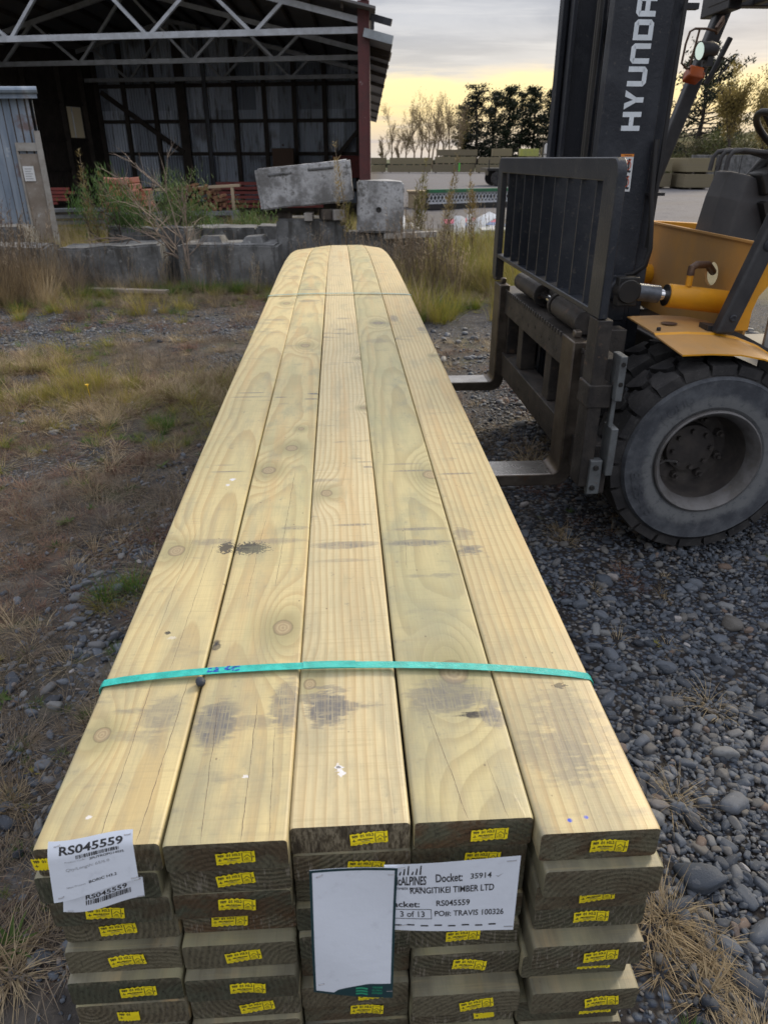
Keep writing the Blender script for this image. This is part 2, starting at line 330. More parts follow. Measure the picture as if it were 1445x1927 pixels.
wood('pine_flat_green', (.485, .42, .215), (.295, .23, .10), False, 80., [(.014, .263, .017, 4.5), (.060, .955, .013, 4.), (.02, 2.5, .012, 2.5)],
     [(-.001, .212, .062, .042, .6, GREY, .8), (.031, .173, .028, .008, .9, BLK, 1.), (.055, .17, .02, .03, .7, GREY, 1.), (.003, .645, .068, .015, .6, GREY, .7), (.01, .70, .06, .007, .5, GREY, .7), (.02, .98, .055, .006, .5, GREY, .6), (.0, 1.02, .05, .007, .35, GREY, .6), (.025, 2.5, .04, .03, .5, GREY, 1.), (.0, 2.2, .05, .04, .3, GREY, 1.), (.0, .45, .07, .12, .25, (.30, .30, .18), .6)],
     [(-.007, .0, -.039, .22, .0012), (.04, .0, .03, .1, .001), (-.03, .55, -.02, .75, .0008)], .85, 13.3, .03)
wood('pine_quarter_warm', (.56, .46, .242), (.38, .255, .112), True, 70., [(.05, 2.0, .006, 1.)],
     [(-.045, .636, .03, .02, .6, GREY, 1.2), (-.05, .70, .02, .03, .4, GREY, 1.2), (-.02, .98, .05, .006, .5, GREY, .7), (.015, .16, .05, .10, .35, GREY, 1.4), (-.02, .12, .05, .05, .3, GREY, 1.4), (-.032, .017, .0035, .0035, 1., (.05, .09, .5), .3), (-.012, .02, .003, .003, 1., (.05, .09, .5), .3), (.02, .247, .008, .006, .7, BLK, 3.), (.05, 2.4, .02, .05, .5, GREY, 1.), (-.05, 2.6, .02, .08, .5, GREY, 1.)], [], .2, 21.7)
wood('pine_lower_shaded', (.115, .108, .078), (.075, .066, .045), False, 80., [], [], [], .8, 31.1)  # shade from the boards above is put into this darker pine colour
g = newmat('pine_end'); x, y, z = g.xyz(g.attr('bp')); rd = g.rand(); r2 = g.m('FRACT', g.m('MULTIPLY', rd, 17.3)); r3 = g.m('FRACT', g.m('MULTIPLY', rd, 71.7))
cx = g.m('MULTIPLY', g.m('SUBTRACT', rd, .5), .22); cz = g.m('ADD', -.16, g.m('MULTIPLY', r2, .26))
ax = g.m('SUBTRACT', x, cx); az = g.m('SUBTRACT', z, cz)
sv = g.m('MULTIPLY', rd, 50.)
n1 = g.noise(g.comb(g.m('MULTIPLY', x, 18.), sv, g.m('MULTIPLY', z, 28.)), 1., 4, .6)
n2 = g.noise(g.comb(g.m('MULTIPLY', x, 170.), sv, g.m('MULTIPLY', z, 110.)), 1., 5, .7)
n3 = g.noise(g.comb(g.m('MULTIPLY', x, 320.), sv, g.m('MULTIPLY', z, 40.)), 1., 4, .7)
rr = g.m('ADD', g.m('MULTIPLY', g.m('SQRT', g.m('ADD', g.m('MULTIPLY', ax, ax), g.m('MULTIPLY', az, az))), 135.), g.m('MULTIPLY', n2, .8))
ln = g.m('ADD', .5, g.m('MULTIPLY', .5, g.m('SINE', g.m('MULTIPLY', rr, 6.28))))
r4_ = g.m('FRACT', g.m('MULTIPLY', rd, 133.1))
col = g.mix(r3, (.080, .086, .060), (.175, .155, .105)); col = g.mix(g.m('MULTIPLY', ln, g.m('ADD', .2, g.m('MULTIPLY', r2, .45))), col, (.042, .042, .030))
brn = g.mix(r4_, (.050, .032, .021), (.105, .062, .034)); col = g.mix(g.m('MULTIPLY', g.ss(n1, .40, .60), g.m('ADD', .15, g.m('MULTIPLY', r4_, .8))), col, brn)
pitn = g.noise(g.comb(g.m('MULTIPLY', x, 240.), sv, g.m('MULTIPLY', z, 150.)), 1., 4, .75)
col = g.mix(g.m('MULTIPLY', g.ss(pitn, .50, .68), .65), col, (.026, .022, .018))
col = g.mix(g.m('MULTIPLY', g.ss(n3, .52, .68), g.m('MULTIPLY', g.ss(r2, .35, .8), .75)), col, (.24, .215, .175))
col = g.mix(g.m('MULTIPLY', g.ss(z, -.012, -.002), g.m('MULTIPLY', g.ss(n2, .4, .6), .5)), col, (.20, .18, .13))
n2 = g.m('ADD', n2, pitn)
g.out(col, .85, 0, g.bump(g.m('ADD', n2, g.m('MULTIPLY', ln, .35)), .8, .003), .15)
g = newmat('pine_end_torn'); x, y, z = g.xyz(g.attr('bp'))
n2 = g.noise(g.comb(g.m('MULTIPLY', x, 260.), 3., g.m('MULTIPLY', z, 70.)), 1., 5, .75); n1 = g.noise(g.comb(g.m('MULTIPLY', x, 60.), 7., g.m('MULTIPLY', z, 14.)), 1., 4, .6)
col = g.mix(g.ss(n2, .38, .62), (.08, .065, .045), (.27, .235, .17)); col = g.mix(g.m('MULTIPLY', g.ss(n1, .5, .62), .8), col, (.045, .036, .028))
g.out(col, .9, 0, g.bump(g.m('ADD', n2, n1), 1., .006), .1)

# ------------------------------------------------------------------ the strapped timber pack, carried on the forks
ANG = math.atan2(.0588, .9983); PD = Vector((-.0588, .9983, 0)); PR = Vector((.9983, .0588, 0)); P0 = Vector((-.0375, .56, 0))
PY = [.40, .56, .83, 1.18, 1.51, 2.24, 2.7, 3.3, 3.9, 4.4, 5.0, 5.6, 6.2, 6.75]; PZ = [.858, .86, .861, .872, .885, .904, .914, .927, .938, .945, .945, .93, .898, .862]
def ztop(s): return float(np.interp(.56+s, PY, PZ))
def zs(s): return .25*ztop(s-.15)+.5*ztop(s)+.25*ztop(s+.15)
TH, PITCHW, LEN = .0450, .1425, 6.07
def droop(t, s):                     # the outer boards sag away at the far end
    e = max(0, (s-4.2)/1.9)
    return -.034*e*e*max(0, (-t-.07)/.285)-.022*e*e*max(0, (t-.2)/.155)
def board_mesh(name, mats, tcol, seed, crown=0.):
    mb = MB(); hw = .0703; r = .005; rr = random.Random(seed)
    sec = []
    for cx, cz, a0 in ((hw-r, -r, 90), (-hw+r, -r, 180)): pass
    for cx, cz, a0 in ((hw-r, -r, 90), (hw-r, -TH+r, 0), (-hw+r, -TH+r, -90), (-hw+r, -r, -180)):
        for k in range(4): a = R(a0-k*30); sec.append((cx+r*math.cos(a), cz+r*math.sin(a)))
    sec.insert(0, (.025, 0.)); sec.insert(0, (-.025, 0.)); n = len(sec)
    st = [0, .004, .03, .1]+[.2+.15*i for i in range(39)]+[LEN-.03, LEN]
    bp = []; ph = rr.uniform(0, 6)
    for s in st:
        for x, z in sec:
            sw = .0012*math.sin(s*1.3+ph)
            k = .988 if s in (0, LEN) else 1.
            mb.v.append((x*k+sw, s, (z+TH/2)*k-TH/2+zs(s)-.86+(droop(tcol+x, s) if tcol is not None else 0)+.0015*math.sin(s*2.1+ph))); bp.append((x, s, z))
    for i in range(len(st)-1):
        for k in range(n): mb.f.append([i*n+k, i*n+(k+1) % n, (i+1)*n+(k+1) % n, (i+1)*n+k]); mb.mi.append(0)
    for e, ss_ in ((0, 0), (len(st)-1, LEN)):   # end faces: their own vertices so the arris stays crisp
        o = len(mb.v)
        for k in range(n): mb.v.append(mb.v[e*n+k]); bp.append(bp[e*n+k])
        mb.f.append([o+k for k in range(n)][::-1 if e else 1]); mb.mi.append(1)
    me = bpy.data.meshes.new(name); me.from_pydata(mb.v, [], mb.f)
    for m in mats: me.materials.append(MAT[m])
    me.polygons.foreach_set('material_index', mb.mi)
    a = me.attributes.new('bp', 'FLOAT_VECTOR', 'POINT'); a.data.foreach_set('vector', np.array(bp, 'f').ravel())
    bm = bmesh.new(); bm.from_mesh(me); bmesh.ops.recalc_face_normals(bm, faces=bm.faces); bm.to_mesh(me); bm.free()
    me.polygons.foreach_set('use_smooth', [True]*len(me.polygons)); me.set_sharp_from_angle(angle=R(35))
    return me
pmat('tag_yellow', (.90, .74, .012), (.80, .64, .01), 30, .5, 0, .2, 200)
pmat('ink', (.025, .025, .028), None, 5, .6)
pmat('staple_steel', (.45, .45, .46), None, 5, .35, .9)
def make_tag(variant):                # stapled end tag: a little wavy, notched at one end
    mb = MB(); w, hh = .0440, .0185; rr = random.Random(variant); a, b, c = [rr.uniform(-1, 1) for _ in range(3)]; cut = 1 if variant < 3 else .62
    def fn(x, z, d=0): return (x-w/2, -.0008-.0009*(1+math.sin(x*110*(.6+.3*abs(a))+b*3))-d+.0006*c*math.sin(z*200), z-hh/2+.0010*a*math.sin(x*70+b))
    mb.grid(lambda u, q: fn(u*w*cut, q*hh+(.0012*math.sin(u*40) if q in (0, 1) else 0)), 14, 3, 0)
    f2 = lambda x, z: fn(x*w, z*hh, .0003)
    put_text(mb, '989', (.05, .66, .16, .24), f2, 1, .03); put_text(mb, '01', (.27, .66, .1, .24), f2, 1, .03)
    if cut == 1:
        put_text(mb, 'H3.2', (.43, .66, .2, .24), f2, 1, .03)
        put_text(mb, 'McAlpines', (.19, .34, .42, .20), f2, 1, .03, .3); put_rect(mb, (.28, .26, .24, .05), f2, 2)
        put_text(mb, 'www.mcalpines.co.nz', (.05, .10, .56, .09), f2, 1)
        put_frame(mb, (.66, .1, .26, .8), .02, f2, 1)
        for p in ((.70, .45, .79, .70), (.79, .70, .88, .45)): mb.add([f2(p[0], p[1]), f2(p[0]+.02, p[1]), f2(p[2]+.02, p[3]), f2(p[2], p[3])], [(0, 1, 2, 3)], 1)
        put_rect(mb, (.75, .36, .08, .05), f2, 1); put_text(mb, 'FSC', (.72, .18, .14, .13), f2, 1)
        mb.add([f2(.94, .4), f2(.985, .5), f2(.94, .6)], [(0, 1, 2)], 1)
    put_rect(mb, (.09, .30, .02, .24), f2, 1); put_rect(mb, (.05, .36, .10, .05), f2, 1)
    o = mb.build('end_tag', ['tag_yellow', 'ink', 'staple_steel'], None, 60, recalc=False); me = o.data; COL.objects.unlink(o); bpy.data.objects.remove(o)
    return me
tags = [make_tag(i) for i in range(4)]
low = [board_mesh('timber_board', ['pine_lower_shaded', 'pine_end'], None, 40+i) for i in range(3)]
topm = ['pine_flat_ringed', 'pine_flat_swirled', 'pine_quarter_pale', 'pine_flat_green', 'pine_quarter_warm']
TOPLAB = ['top pine board under the curled white barcode label, small knot near its end',
          'top pine board with black splotch and round swirled knot beyond the strap',
          'pale straight-grained top board in the middle of the pack, with torn fuzzy end',
          'greenish top board with a big knot right at the teal strap',
          'warm straight-grained top board on the edge beside the forklift']
ORD = ['top', 'second', 'third', 'fourth', 'fifth', 'sixth', 'seventh', 'eighth', 'ninth', 'tenth', 'eleventh', 'twelfth', 'lowest']
CN = ['edge column on the weedy side', 'column next to the weedy edge one', 'middle column', 'column next to the forklift edge one', 'edge column on the forklift side']
# how far each end stands back from (or forward of, negative) the pack's face, read layer by layer
OFF = [[.006, .004, .004, .014, .003, -.009, -.011, -.012, 0], [0, .006, .006, .017, 0, -.013, -.010, -.016, 0], [.017, .014, .02, .012, .004, .01, -.004, .003, 0],
       [.014, .018, .02, .016, .010, 0, -.024, -.010, -.02], [-.010, -.024, -.008, -.004, -.026, -.008, -.030, -.014, -.02]]
TAGX = [{0: (-.052, 3), 2: (-.006, 0), 3: (-.003, 1), 4: (.004, 2), 5: (.016, 0), 6: (.003, 3)}, {0: (.011, 1), 1: (.006, 0), 2: (.004, 2), 3: (-.011, 1), 4: (.005, 0), 5: (.007, 2), 6: (.015, 1)},
        {0: (.021, 0), 1: (.017, 0), 6: (.025, 0), 7: (.015, 2)}, {0: (.020, 1), 1: (.015, 0), 4: (-.003, 0), 5: (.005, 2), 6: (.014, 0), 7: (.036, 3), 8: (.01, 0)},
        {0: (.012, 2), 2: (.005, 0), 3: (.002, 2), 4: (.017, 0), 5: (.025, 1), 6: (.023, 2), 7: (.038, 1), 8: (.01, 0)}]
rb = random.Random(3)
for k in range(13):
    for c in range(5):
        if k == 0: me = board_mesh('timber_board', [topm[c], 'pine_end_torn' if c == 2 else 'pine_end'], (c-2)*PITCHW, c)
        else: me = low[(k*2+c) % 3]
        o = bpy.data.objects.new('timber_board', me); COL.objects.link(o)
        off = OFF[c][k] if k < 9 else rb.uniform(-.015, .015)
        jx = 0 if k == 0 else rb.uniform(-.0008, .0008)
        if k > 0 and c == 4: jx = rb.uniform(-.001, .011)
        if k > 0 and c == 0: jx = rb.uniform(-.008, .001)
        o.location = P0+PR*((c-2)*PITCHW+jx)+PD*off+Vector((0, 0, .86-.0452*k)); o.rotation_euler = (0, 0, ANG)
        lab = TOPLAB[c] if k == 0 else f'treated pine board, {ORD[k]} layer from the top, {CN[c]}'
        tag(o, lab, 'timber board', 'treated pine boards in the strapped pack')
        if k in TAGX[c]:
            tx, vv = TAGX[c][k]; t = bpy.data.objects.new('end_tag', tags[vv]); COL.objects.link(t); t.parent = o
            t.location = (tx, 0, -TH/2); t.rotation_euler = (0, R(rb.uniform(-9, 7)), 0)

# straps
pmat('strap_teal', (.010, .36, .325), (.03, .52, .47), 60, .30, 0, .35, 420, speck=((.25, .60, .56), 90, .66, .35))
pmat('strap_pale', (.30, .42, .38), (.20, .36, .33), 40, .35)
pmat('strap_print', (.01, .06, .42), None, 5, .5)
def strap(name, mat, lab, s0, bow, skew, w, lift, extra=False):
    mb = MB(); pts = []; T = .3575; hb = 13*.0452
    def P(t, ds, dzv=0):
        s = s0+skew*t+bow*(1-(t/T)**2)+ds; p = P0+PR*t+PD*s; p.z = zs(s)+lift*(1-(t/T)**4)+.0032+dzv+droop(t, s); return p
    top = [-T+2*T*i/24 for i in range(25)]
    def sec(ds, e=0):
        L = []
        zl = P(-T, ds).z
        L += [P(-T, ds)-PR*(.002+e)+Vector((0, 0, -hb-.002)), P(-T, ds)-PR*(.0022+e)+Vector((0, 0, -.006)), P(-T, ds)+Vector((0, 0, e-.001))+PR*.002]
        L += [P(t, ds, e) for t in top[1:-1]]
        L += [P(T, ds)+Vector((0, 0, e-.001))-PR*.002, P(T, ds)+PR*(.0022+e)+Vector((0, 0, -.006)), P(T, ds)+PR*(.002+e)+Vector((0, 0, -hb-.002))]
        return L
    a, b, c, d = sec(-w/2), sec(w/2), sec(-w/2, .0008), sec(w/2, .0008); n = len(a)
    mb.add(a+b+c+d, [(2*n+i, 2*n+i+1, 3*n+i+1, 3*n+i) for i in range(n-1)]+[(i+1, i, n+i, n+i+1) for i in range(n-1)]+[(i, i+1, 2*n+i+1, 2*n+i) for i in range(n-1)]+[(n+i+1, n+i, 3*n+i, 3*n+i+1) for i in range(n-1)])
    q = [a[0], a[-1], b[-1], b[0]]; mb.hexa([p-Vector((0, 0, .001)) for p in q]+q)
    o = mb.build(name, [mat], None, 40); tag(o, lab, 'strap', 'plastic straps round the timber pack')
    if extra:                       # heat-welded overlap with a crimped face, and the blue ink on the band
        m2 = MB(); ta, tb = -.066, .012
        def Q(u, v, e): return P(ta+(tb-ta)*u, (v-.5)*w*1.04, e)
        m2.grid(lambda u, v: Q(u, v, .0020+(.0004 if (int(u*40)+int(v*6)) % 2 else 0)), 40, 6)
        for v in (0, 1): m2.grid(lambda u, t: Q(u, v, .0008+t*.0012), 8, 1)
        m2.build('weld', [mat], o, None)
        m3 = MB(); r5 = random.Random(4)
        for k in range(26):
            tt = r5.choice((r5.uniform(-.212, -.188), r5.uniform(-.182, -.160))); dd = r5.uniform(-.005, .005); l = r5.uniform(.002, .006)
            m3.add([P(tt, dd, .0012), P(tt+l, dd+.001, .0012), P(tt+l*.8, dd+.003, .0012), P(tt-.001, dd+.002, .0012)], [(0, 1, 2, 3)])
        m3.build('ink_mark', ['strap_print'], o, None, recalc=False)
    return o
strap('plastic_strap', 'strap_teal', 'bright teal plastic strap across the near end of the timber pack', .267, .028, -.036, .0145, .004, True)
strap('plastic_strap', 'strap_pale', 'pale weathered strap across the far end of the timber pack', 3.125, .03, -.012, .016, .004)

# papers stapled to the end of the pack
g = newmat('paper'); o_ = g.obj(); nn = g.noise(o_, 55, 5, .6)
g.out(g.mix(g.ss(nn, .55, .85), (.72, .77, .86), (.60, .64, .72)), .7, 0, g.bump(g.noise(o_, 22, 4, .6), .35, .004), .3)
pmat('paper_teal_border', (.012, .045, .055), None, 5, .5); pmat('paper_green_print', (.03, .30, .17), None, 5, .5); pmat('ink_grey', (.35, .36, .38), None, 5, .6)
def paper(label, corners, s0, curl, draw, mats, name='paper_label', cat='paper label'):
    n = PD; o0 = P0+PD*s0; cs = []
    for u, v in corners:
        d = FW+Vector((1, 0, 0))*((u-722.5)/1340)-UP*((v-963.5)/1340); cs.append(EYE+d*((o0-EYE).dot(n)/d.dot(n)))
    tl, tr, br, bl = cs
    def fn(x, y, e=0):
        p = (bl*(1-x)+br*x)*(1-y)+(tl*(1-x)+tr*x)*y; return p+n*(curl(x, y)-e)
    mb = MB(); mb.grid(lambda x, y: fn(x, y), 20, 20, 0)
    mb.grid(lambda x, y: fn(x, y, -.0003), 20, 20, 0)
    draw(mb, lambda x, y: fn(x, y, .0004))
    for sx, sy, an in ((.08, .95, .4), (.9, .95, .1), (.07, .08, .5), (.92, .06, 0)):
        p, q = Vector(fn(sx, sy, .001)), Vector(fn(sx+.07*math.cos(an), sy+.035*math.sin(an), .001)); mb.tube([p+n*.004, p, q, q+n*.004], .0006, 5, len(mats)-1)
    o = mb.build(name, mats, None, 50, recalc=False); tag(o, label, cat, 'papers stapled to the end of the pack'); return o
def d1(mb, f):
    put_text(mb, 'RS045559', (.14, .83, .74, .115), f, 1, .025); barcode(mb, (.33, .735, .5, .065), f, 90, 1, 2)
    put_text(mb, 'Product Code:', (.20, .69, .24, .03), f, 2); put_text(mb, '2FUTROPG14035', (.48, .665, .40, .045), f, 1, .012)
    put_text(mb, 'Qty/Length: 65/6.0', (.20, .52, .5, .07), f, 2); put_text(mb, 'Next Process', (.18, .22, .22, .035), f, 2); put_text(mb, 'BORIC H3.2', (.44, .215, .32, .055), f, 1, .012)
def d1b(mb, f):
    put_text(mb, 'RS045559', (.30, .66, .5, .24), f, 1, .02); barcode(mb, (.30, .36, .54, .26), f, 80, 1, 5)
paper('small torn white label with barcode, hanging below the larger one on the left', [(121, 1680), (268, 1653), (272, 1689), (121, 1713)], -.014, lambda x, y: -.002-.004*math.sin(x*5), d1b, ['paper', 'ink', 'ink_grey', 'staple_steel'])
paper('curled white label with bold number and barcode over the left top board', [(89, 1590), (246, 1577), (262, 1651), (108, 1685)], -.016, lambda x, y: .012*max(0, y-.75)**2*16*.6-.006*(1-y)-.004*math.sin(x*4+1), d1, ['paper', 'ink', 'ink_grey', 'staple_steel'])
def d2(mb, f):
    put_text(mb, 'McALPINES', (.05, .70, .25, .13), f, 1, .02, .15); put_text(mb, 'TIMBER LIMITED', (.07, .635, .2, .035), f, 1)
    for k in range(6): a = .10+.03*k; mb.add([f(a, .85), f(a+.012, .85), f(a+.02, .9+.04*(k % 3)), f(a+.012, .9+.04*(k % 3))], [(0, 1, 2, 3)], 1)
    put_text(mb, 'Docket:', (.37, .73, .2, .115), f, 1, .014); put_text(mb, '35914', (.63, .75, .16, .075), f, 1, .010)
    mb.add([f(.82, .78), f(.84, .75), f(.88, .80), f(.84, .765)], [(0, 1, 2, 3)], 2)
    put_text(mb, 'RANGITIKEI TIMBER LTD', (.175, .575, .64, .09), f, 1, .012)
    put_text(mb, 'Packet:', (.0, .37, .24, .09), f, 1, .014); put_text(mb, 'RS045559', (.37, .385, .26, .085), f, 1, .012)
    put_text(mb, '3 of 13', (.085, .22, .19, .09), f, 1, .008); put_frame(mb, (-.0, .19, .33, .15), .008, f, 1, .004)
    put_text(mb, 'PO#: TRAVIS 100326', (.355, .225, .55, .09), f, 1, .010)
    for k, a in enumerate((.03, .13, .24, .35, .46, .57, .68, .79)): put_rect(mb, (a, .075+.01*(k % 2), .06, .02), f, 1)
paper('white delivery docket with black lettering, right of the blank sheet', [(722, 1621), (980, 1611), (965, 1750), (735, 1742)], -.030, lambda x, y: -.002-.003*math.sin(x*3+1), d2, ['paper', 'ink', 'ink_grey', 'staple_steel'])
def d3(mb, f):
    t = .018; put_frame(mb, (.0, .0, 1, 1), t, f, 1, .03)
    mb.grid(lambda a, b: f(.26+.73*a, .01+b*(.012+.095*min(1, a*1.7)**.6)), 16, 3, 1)
    h_ = lambda x, y: Vector(f(x, y))-PD*.0004
    for k in range(3): put_text(mb, ('TEAM', 'GLOBAL', 'EXPRESS')[k], (.735, .082-.024*k, .13, .016), h_, 2, .02)
    for k in range(3): mb.add([h_(.53, .085-.024*k), h_(.60, .092-.024*k), h_(.68, .085-.024*k), h_(.68, .07-.024*k), h_(.60, .077-.024*k), h_(.53, .07-.024*k)], [(0, 1, 2, 3, 4, 5)], 2)
paper('blank white sheet with dark teal border stapled over the middle board ends', [(582, 1640), (748, 1632), (738, 1868), (591, 1861)], -.038, lambda x, y: -.002-.004*math.sin(y*4+x*2)-.008*max(0, .15-y)*(1-x), d3, ['paper', 'paper_teal_border', 'paper_green_print', 'staple_steel'])

# ------------------------------------------------------------------ ground
def sstep(x, a, b): t = min(1, max(0, (x-a)/(b-a))); return t*t*(3-2*t)
def gh(x, y):                           # gentle unevenness of the yard
    return .035*nz2(x, y, .35, 3.)+.018*nz2(x, y, 1.1, 8.)-.01
def gravelness(x, y):                   # 1 on the stony drive, 0 on the weedy dirt
    e = x-(.25+.05*y)+.5*nz2(x, y, .8, 5.); r = sstep(e, -.1, .35)
    if y > 5.2: r *= 1-sstep(y, 5.2, 7.)
    return max(r, sstep(y+1.2*nz2(x, y, .3, 2.), 17.5, 19.5)*sstep(x, -1.5, .5))
def axis(segs):
    L = []
    for a, b, n in segs: L += [a+(b-a)*i/n for i in range(n)]
    return L+[segs[-1][1]]
xs = axis([(-900, -60, 14), (-60, -12, 24), (-12, -3.5, 34), (-3.5, 3.5, 100), (3.5, 12, 40), (12, 80, 34), (80, 900, 16)])
ys = axis([(-120, -4, 14), (-4, 0, 16), (0, 8, 110), (8, 20, 48), (20, 80, 40), (80, 1500, 24)])
mb = MB(); nx = len(xs)
for y in ys:
    for x in xs:
        f = max(0, 1-max(abs(x)/40, abs(y)/50)); near = sstep(9-abs(y-4), 0, 3)*sstep(6-abs(x), 0, 3)
        mb.v.append((x, y, gh(x, y)*min(1, f*3)+near*(.010*nz2(x, y, 5., 1.)+.006*nz2(x, y, 13., 4.))))
for j in range(len(ys)-1):
    for i in range(nx-1): a = j*nx+i; mb.f.append([a, a+1, a+nx+1, a+nx]); mb.mi.append(0)
g = newmat('yard_ground'); P_ = g.pos(); x, y, z = g.xyz(P_)
nl = g.noise(P_, .35, 4, .6); nm = g.noise(P_, 1.3, 5, .6); nf = g.noise(P_, 9., 5, .65); nff = g.noise(P_, 60., 4, .7)
dirt = g.mix(g.ss(nf, .35, .7), (.036, .033, .032), (.098, .088, .078))
dirt = g.mix(g.m('MULTIPLY', g.ss(g.noise(P_, 2.3, 5, .65), .54, .68), .5), dirt, (.095, .052, .035))
dirt = g.mix(g.m('MULTIPLY', g.ss(nff, .5, .75), .5), dirt, (.13, .11, .085))
grn = g.m('MULTIPLY', g.ss(g.noise(g.v('ADD', P_, (7., 3., 0.)), 1.7, 5, .6), .50, .66), .75); dirt = g.mix(grn, dirt, (.075, .075, .028))
vr = g.n('ShaderNodeTexVoronoi'); g.set(vr.inputs['Vector'], g.mul(P_, (1, 1.25, 1))); vr.inputs['Scale'].default_value = 42
cr, _, _ = g.xyz(vr.outputs['Color'])
peb = g.ramp(cr, [(0., (.024, .030, .044)), (.35, (.055, .070, .098)), (.7, (.10, .12, .155)), (.92, (.16, .15, .135)), (1., (.26, .26, .27))])
peb = g.mix(g.ss(vr.outputs['Distance'], .30, .62), peb, (.022, .020, .020))
lr = g.ss(g.m('ADD', g.m('SUBTRACT', x, g.m('ADD', .25, g.m('MULTIPLY', y, .05))), g.m('SUBTRACT', nm, .5)), -.2, .35)
lr = g.m('MULTIPLY', lr, g.ss(y, 7.4, 5.2))
pat = g.ss(g.noise(g.v('ADD', P_, (1., 9., 0.)), 1.05, 4, .6), .53, .62)
band = g.m('MULTIPLY', g.m('MULTIPLY', g.ss(y, 6.6, 7.2), g.ss(y, 8.9, 8.0)), .7)
stony = g.m('MAXIMUM', lr, g.m('MAXIMUM', g.m('MULTIPLY', pat, .8), band))
near = g.mix(stony, dirt, peb)
far = g.mix(g.ss(g.noise(P_, 24., 4, .7), .35, .65), (.082, .082, .092), (.165, .163, .177)); far = g.mix(g.m('MULTIPLY', g.ss(nl, .45, .62), .5), far, (.115, .108, .105))
fm = g.m('MULTIPLY', g.ss(g.m('ADD', y, g.m('MULTIPLY', g.m('SUBTRACT', nm, .5), 3.)), 17.5, 19.5), g.ss(x, -1.5, .8))
fm = g.m('MULTIPLY', fm, g.ss(y, 118., 100.))
mid = g.m('MULTIPLY', g.m('MULTIPLY', g.ss(y, 8.6, 9.6), g.ss(y, 20., 17.)), .8)
near = g.mix(mid, near, g.mix(nf, (.075, .07, .026), (.13, .105, .05)))
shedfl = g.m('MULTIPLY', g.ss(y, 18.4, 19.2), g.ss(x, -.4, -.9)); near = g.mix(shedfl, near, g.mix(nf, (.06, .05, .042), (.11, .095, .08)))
col = g.mix(fm, near, far); col = g.mix(g.ss(y, 108., 118.), col, g.mix(nl, (.05, .07, .03), (.10, .10, .05)))
hh = g.m('ADD', g.m('MULTIPLY', g.ss(vr.outputs['Distance'], .6, .1), g.m('MULTIPLY', stony, .9)), g.m('MULTIPLY', nff, .6))
g.out(col, .85, 0, g.bump(hh, .8, .012), .2)
o = mb.build('ground', 'yard_ground', None, 60, recalc=False); tag(o, 'gravel yard with weedy dirt and stones', 'ground', None, 'structure')

# ------------------------------------------------------------------ scattered ground cover (stones, grasses)
def scatter(name, pts, variants, label, cat):
    """pts: (x,y,z, rx,ry,rz, sx,sy,sz, idx) ; one stuff object instancing the variant meshes"""
    A = np.array(pts, 'f'); me = bpy.data.meshes.new(name); me.from_pydata([tuple(p[:3]) for p in A], [], [])
    for nm, dt, arr, ty in (('rot', 'FLOAT_VECTOR', A[:, 3:6], 'vector'), ('scl', 'FLOAT_VECTOR', A[:, 6:9], 'vector')):
        a = me.attributes.new(nm, dt, 'POINT'); a.data.foreach_set(ty, np.ascontiguousarray(arr).ravel())
    a = me.attributes.new('idx', 'INT', 'POINT'); a.data.foreach_set('value', A[:, 9].astype('i'))
    o = bpy.data.objects.new(name, me); COL.objects.link(o); tag(o, label, cat, None, 'stuff')
    kc = bpy.data.collections.new(name+'_kinds')
    for i, vo in enumerate(variants): vo.name = f'{name}_kind_{chr(97+i)}'; kc.objects.link(vo)
    ng = bpy.data.node_groups.new(name, 'GeometryNodeTree')
    ng.interface.new_socket('Geometry', in_out='INPUT', socket_type='NodeSocketGeometry'); ng.interface.new_socket('Geometry', in_out='OUTPUT', socket_type='NodeSocketGeometry')
    N = ng.nodes; L = ng.links; gi = N.new('NodeGroupInput'); go = N.new('NodeGroupOutput'); ip = N.new('GeometryNodeInstanceOnPoints')
    ci = N.new('GeometryNodeCollectionInfo'); ci.inputs[0].default_value = kc; ci.inputs['Separate Children'].default_value = True; ci.inputs['Reset Children'].default_value = True
    def na(nm, dt): q = N.new('GeometryNodeInputNamedAttribute'); q.data_type = dt; q.inputs[0].default_value = nm; return q.outputs[0]
    er = N.new('FunctionNodeEulerToRotation')
    L.new(gi.outputs[0], ip.inputs['Points']); L.new(ci.outputs[0], ip.inputs['Instance']); ip.inputs['Pick Instance'].default_value = True
    L.new(na('idx', 'INT'), ip.inputs['Instance Index']); L.new(na('rot', 'FLOAT_VECTOR'), er.inputs[0]); L.new(er.outputs[0], ip.inputs['Rotation'])
    L.new(na('scl', 'FLOAT_VECTOR'), ip.inputs['Scale']); L.new(ip.outputs[0], go.inputs[0])
    md = o.modifiers.new('scatter', 'NODES'); md.node_group = ng
    return o
def loose(mb, name, mat, smooth=60):
    o = mb.build(name, mat, None, smooth, recalc=False); COL.objects.unlink(o); return o
g = newmat('river_stone'); o_ = g.obj(); rd = g.rand()
c = g.ramp(rd, [(0., (.022, .027, .038)), (.22, (.048, .060, .080)), (.46, (.078, .094, .120)), (.66, (.115, .132, .160)), (.82, (.120, .113, .104)), (.95, (.18, .19, .20)), (.99, (.13, .085, .06)), (1., (.40, .40, .41))])
n_ = g.noise(o_, 3., 5, .65); c = g.mix(g.m('MULTIPLY', g.ss(n_, .45, .75), .4), c, (.06, .058, .056))
c = g.mix(g.m('MULTIPLY', g.ss(g.noise(g.mul(o_, (1, 1, 5)), 2.2, 3), .60, .64), .25), c, (.26, .26, .27))
g.out(c, .62, 0, g.bump(g.noise(o_, 14., 4, .7), .25, .06), .4)
def clear_of_pack(x, y): return not (-.40-.0588*y < x < .33-.0588*y and .5 < y < 6.8)
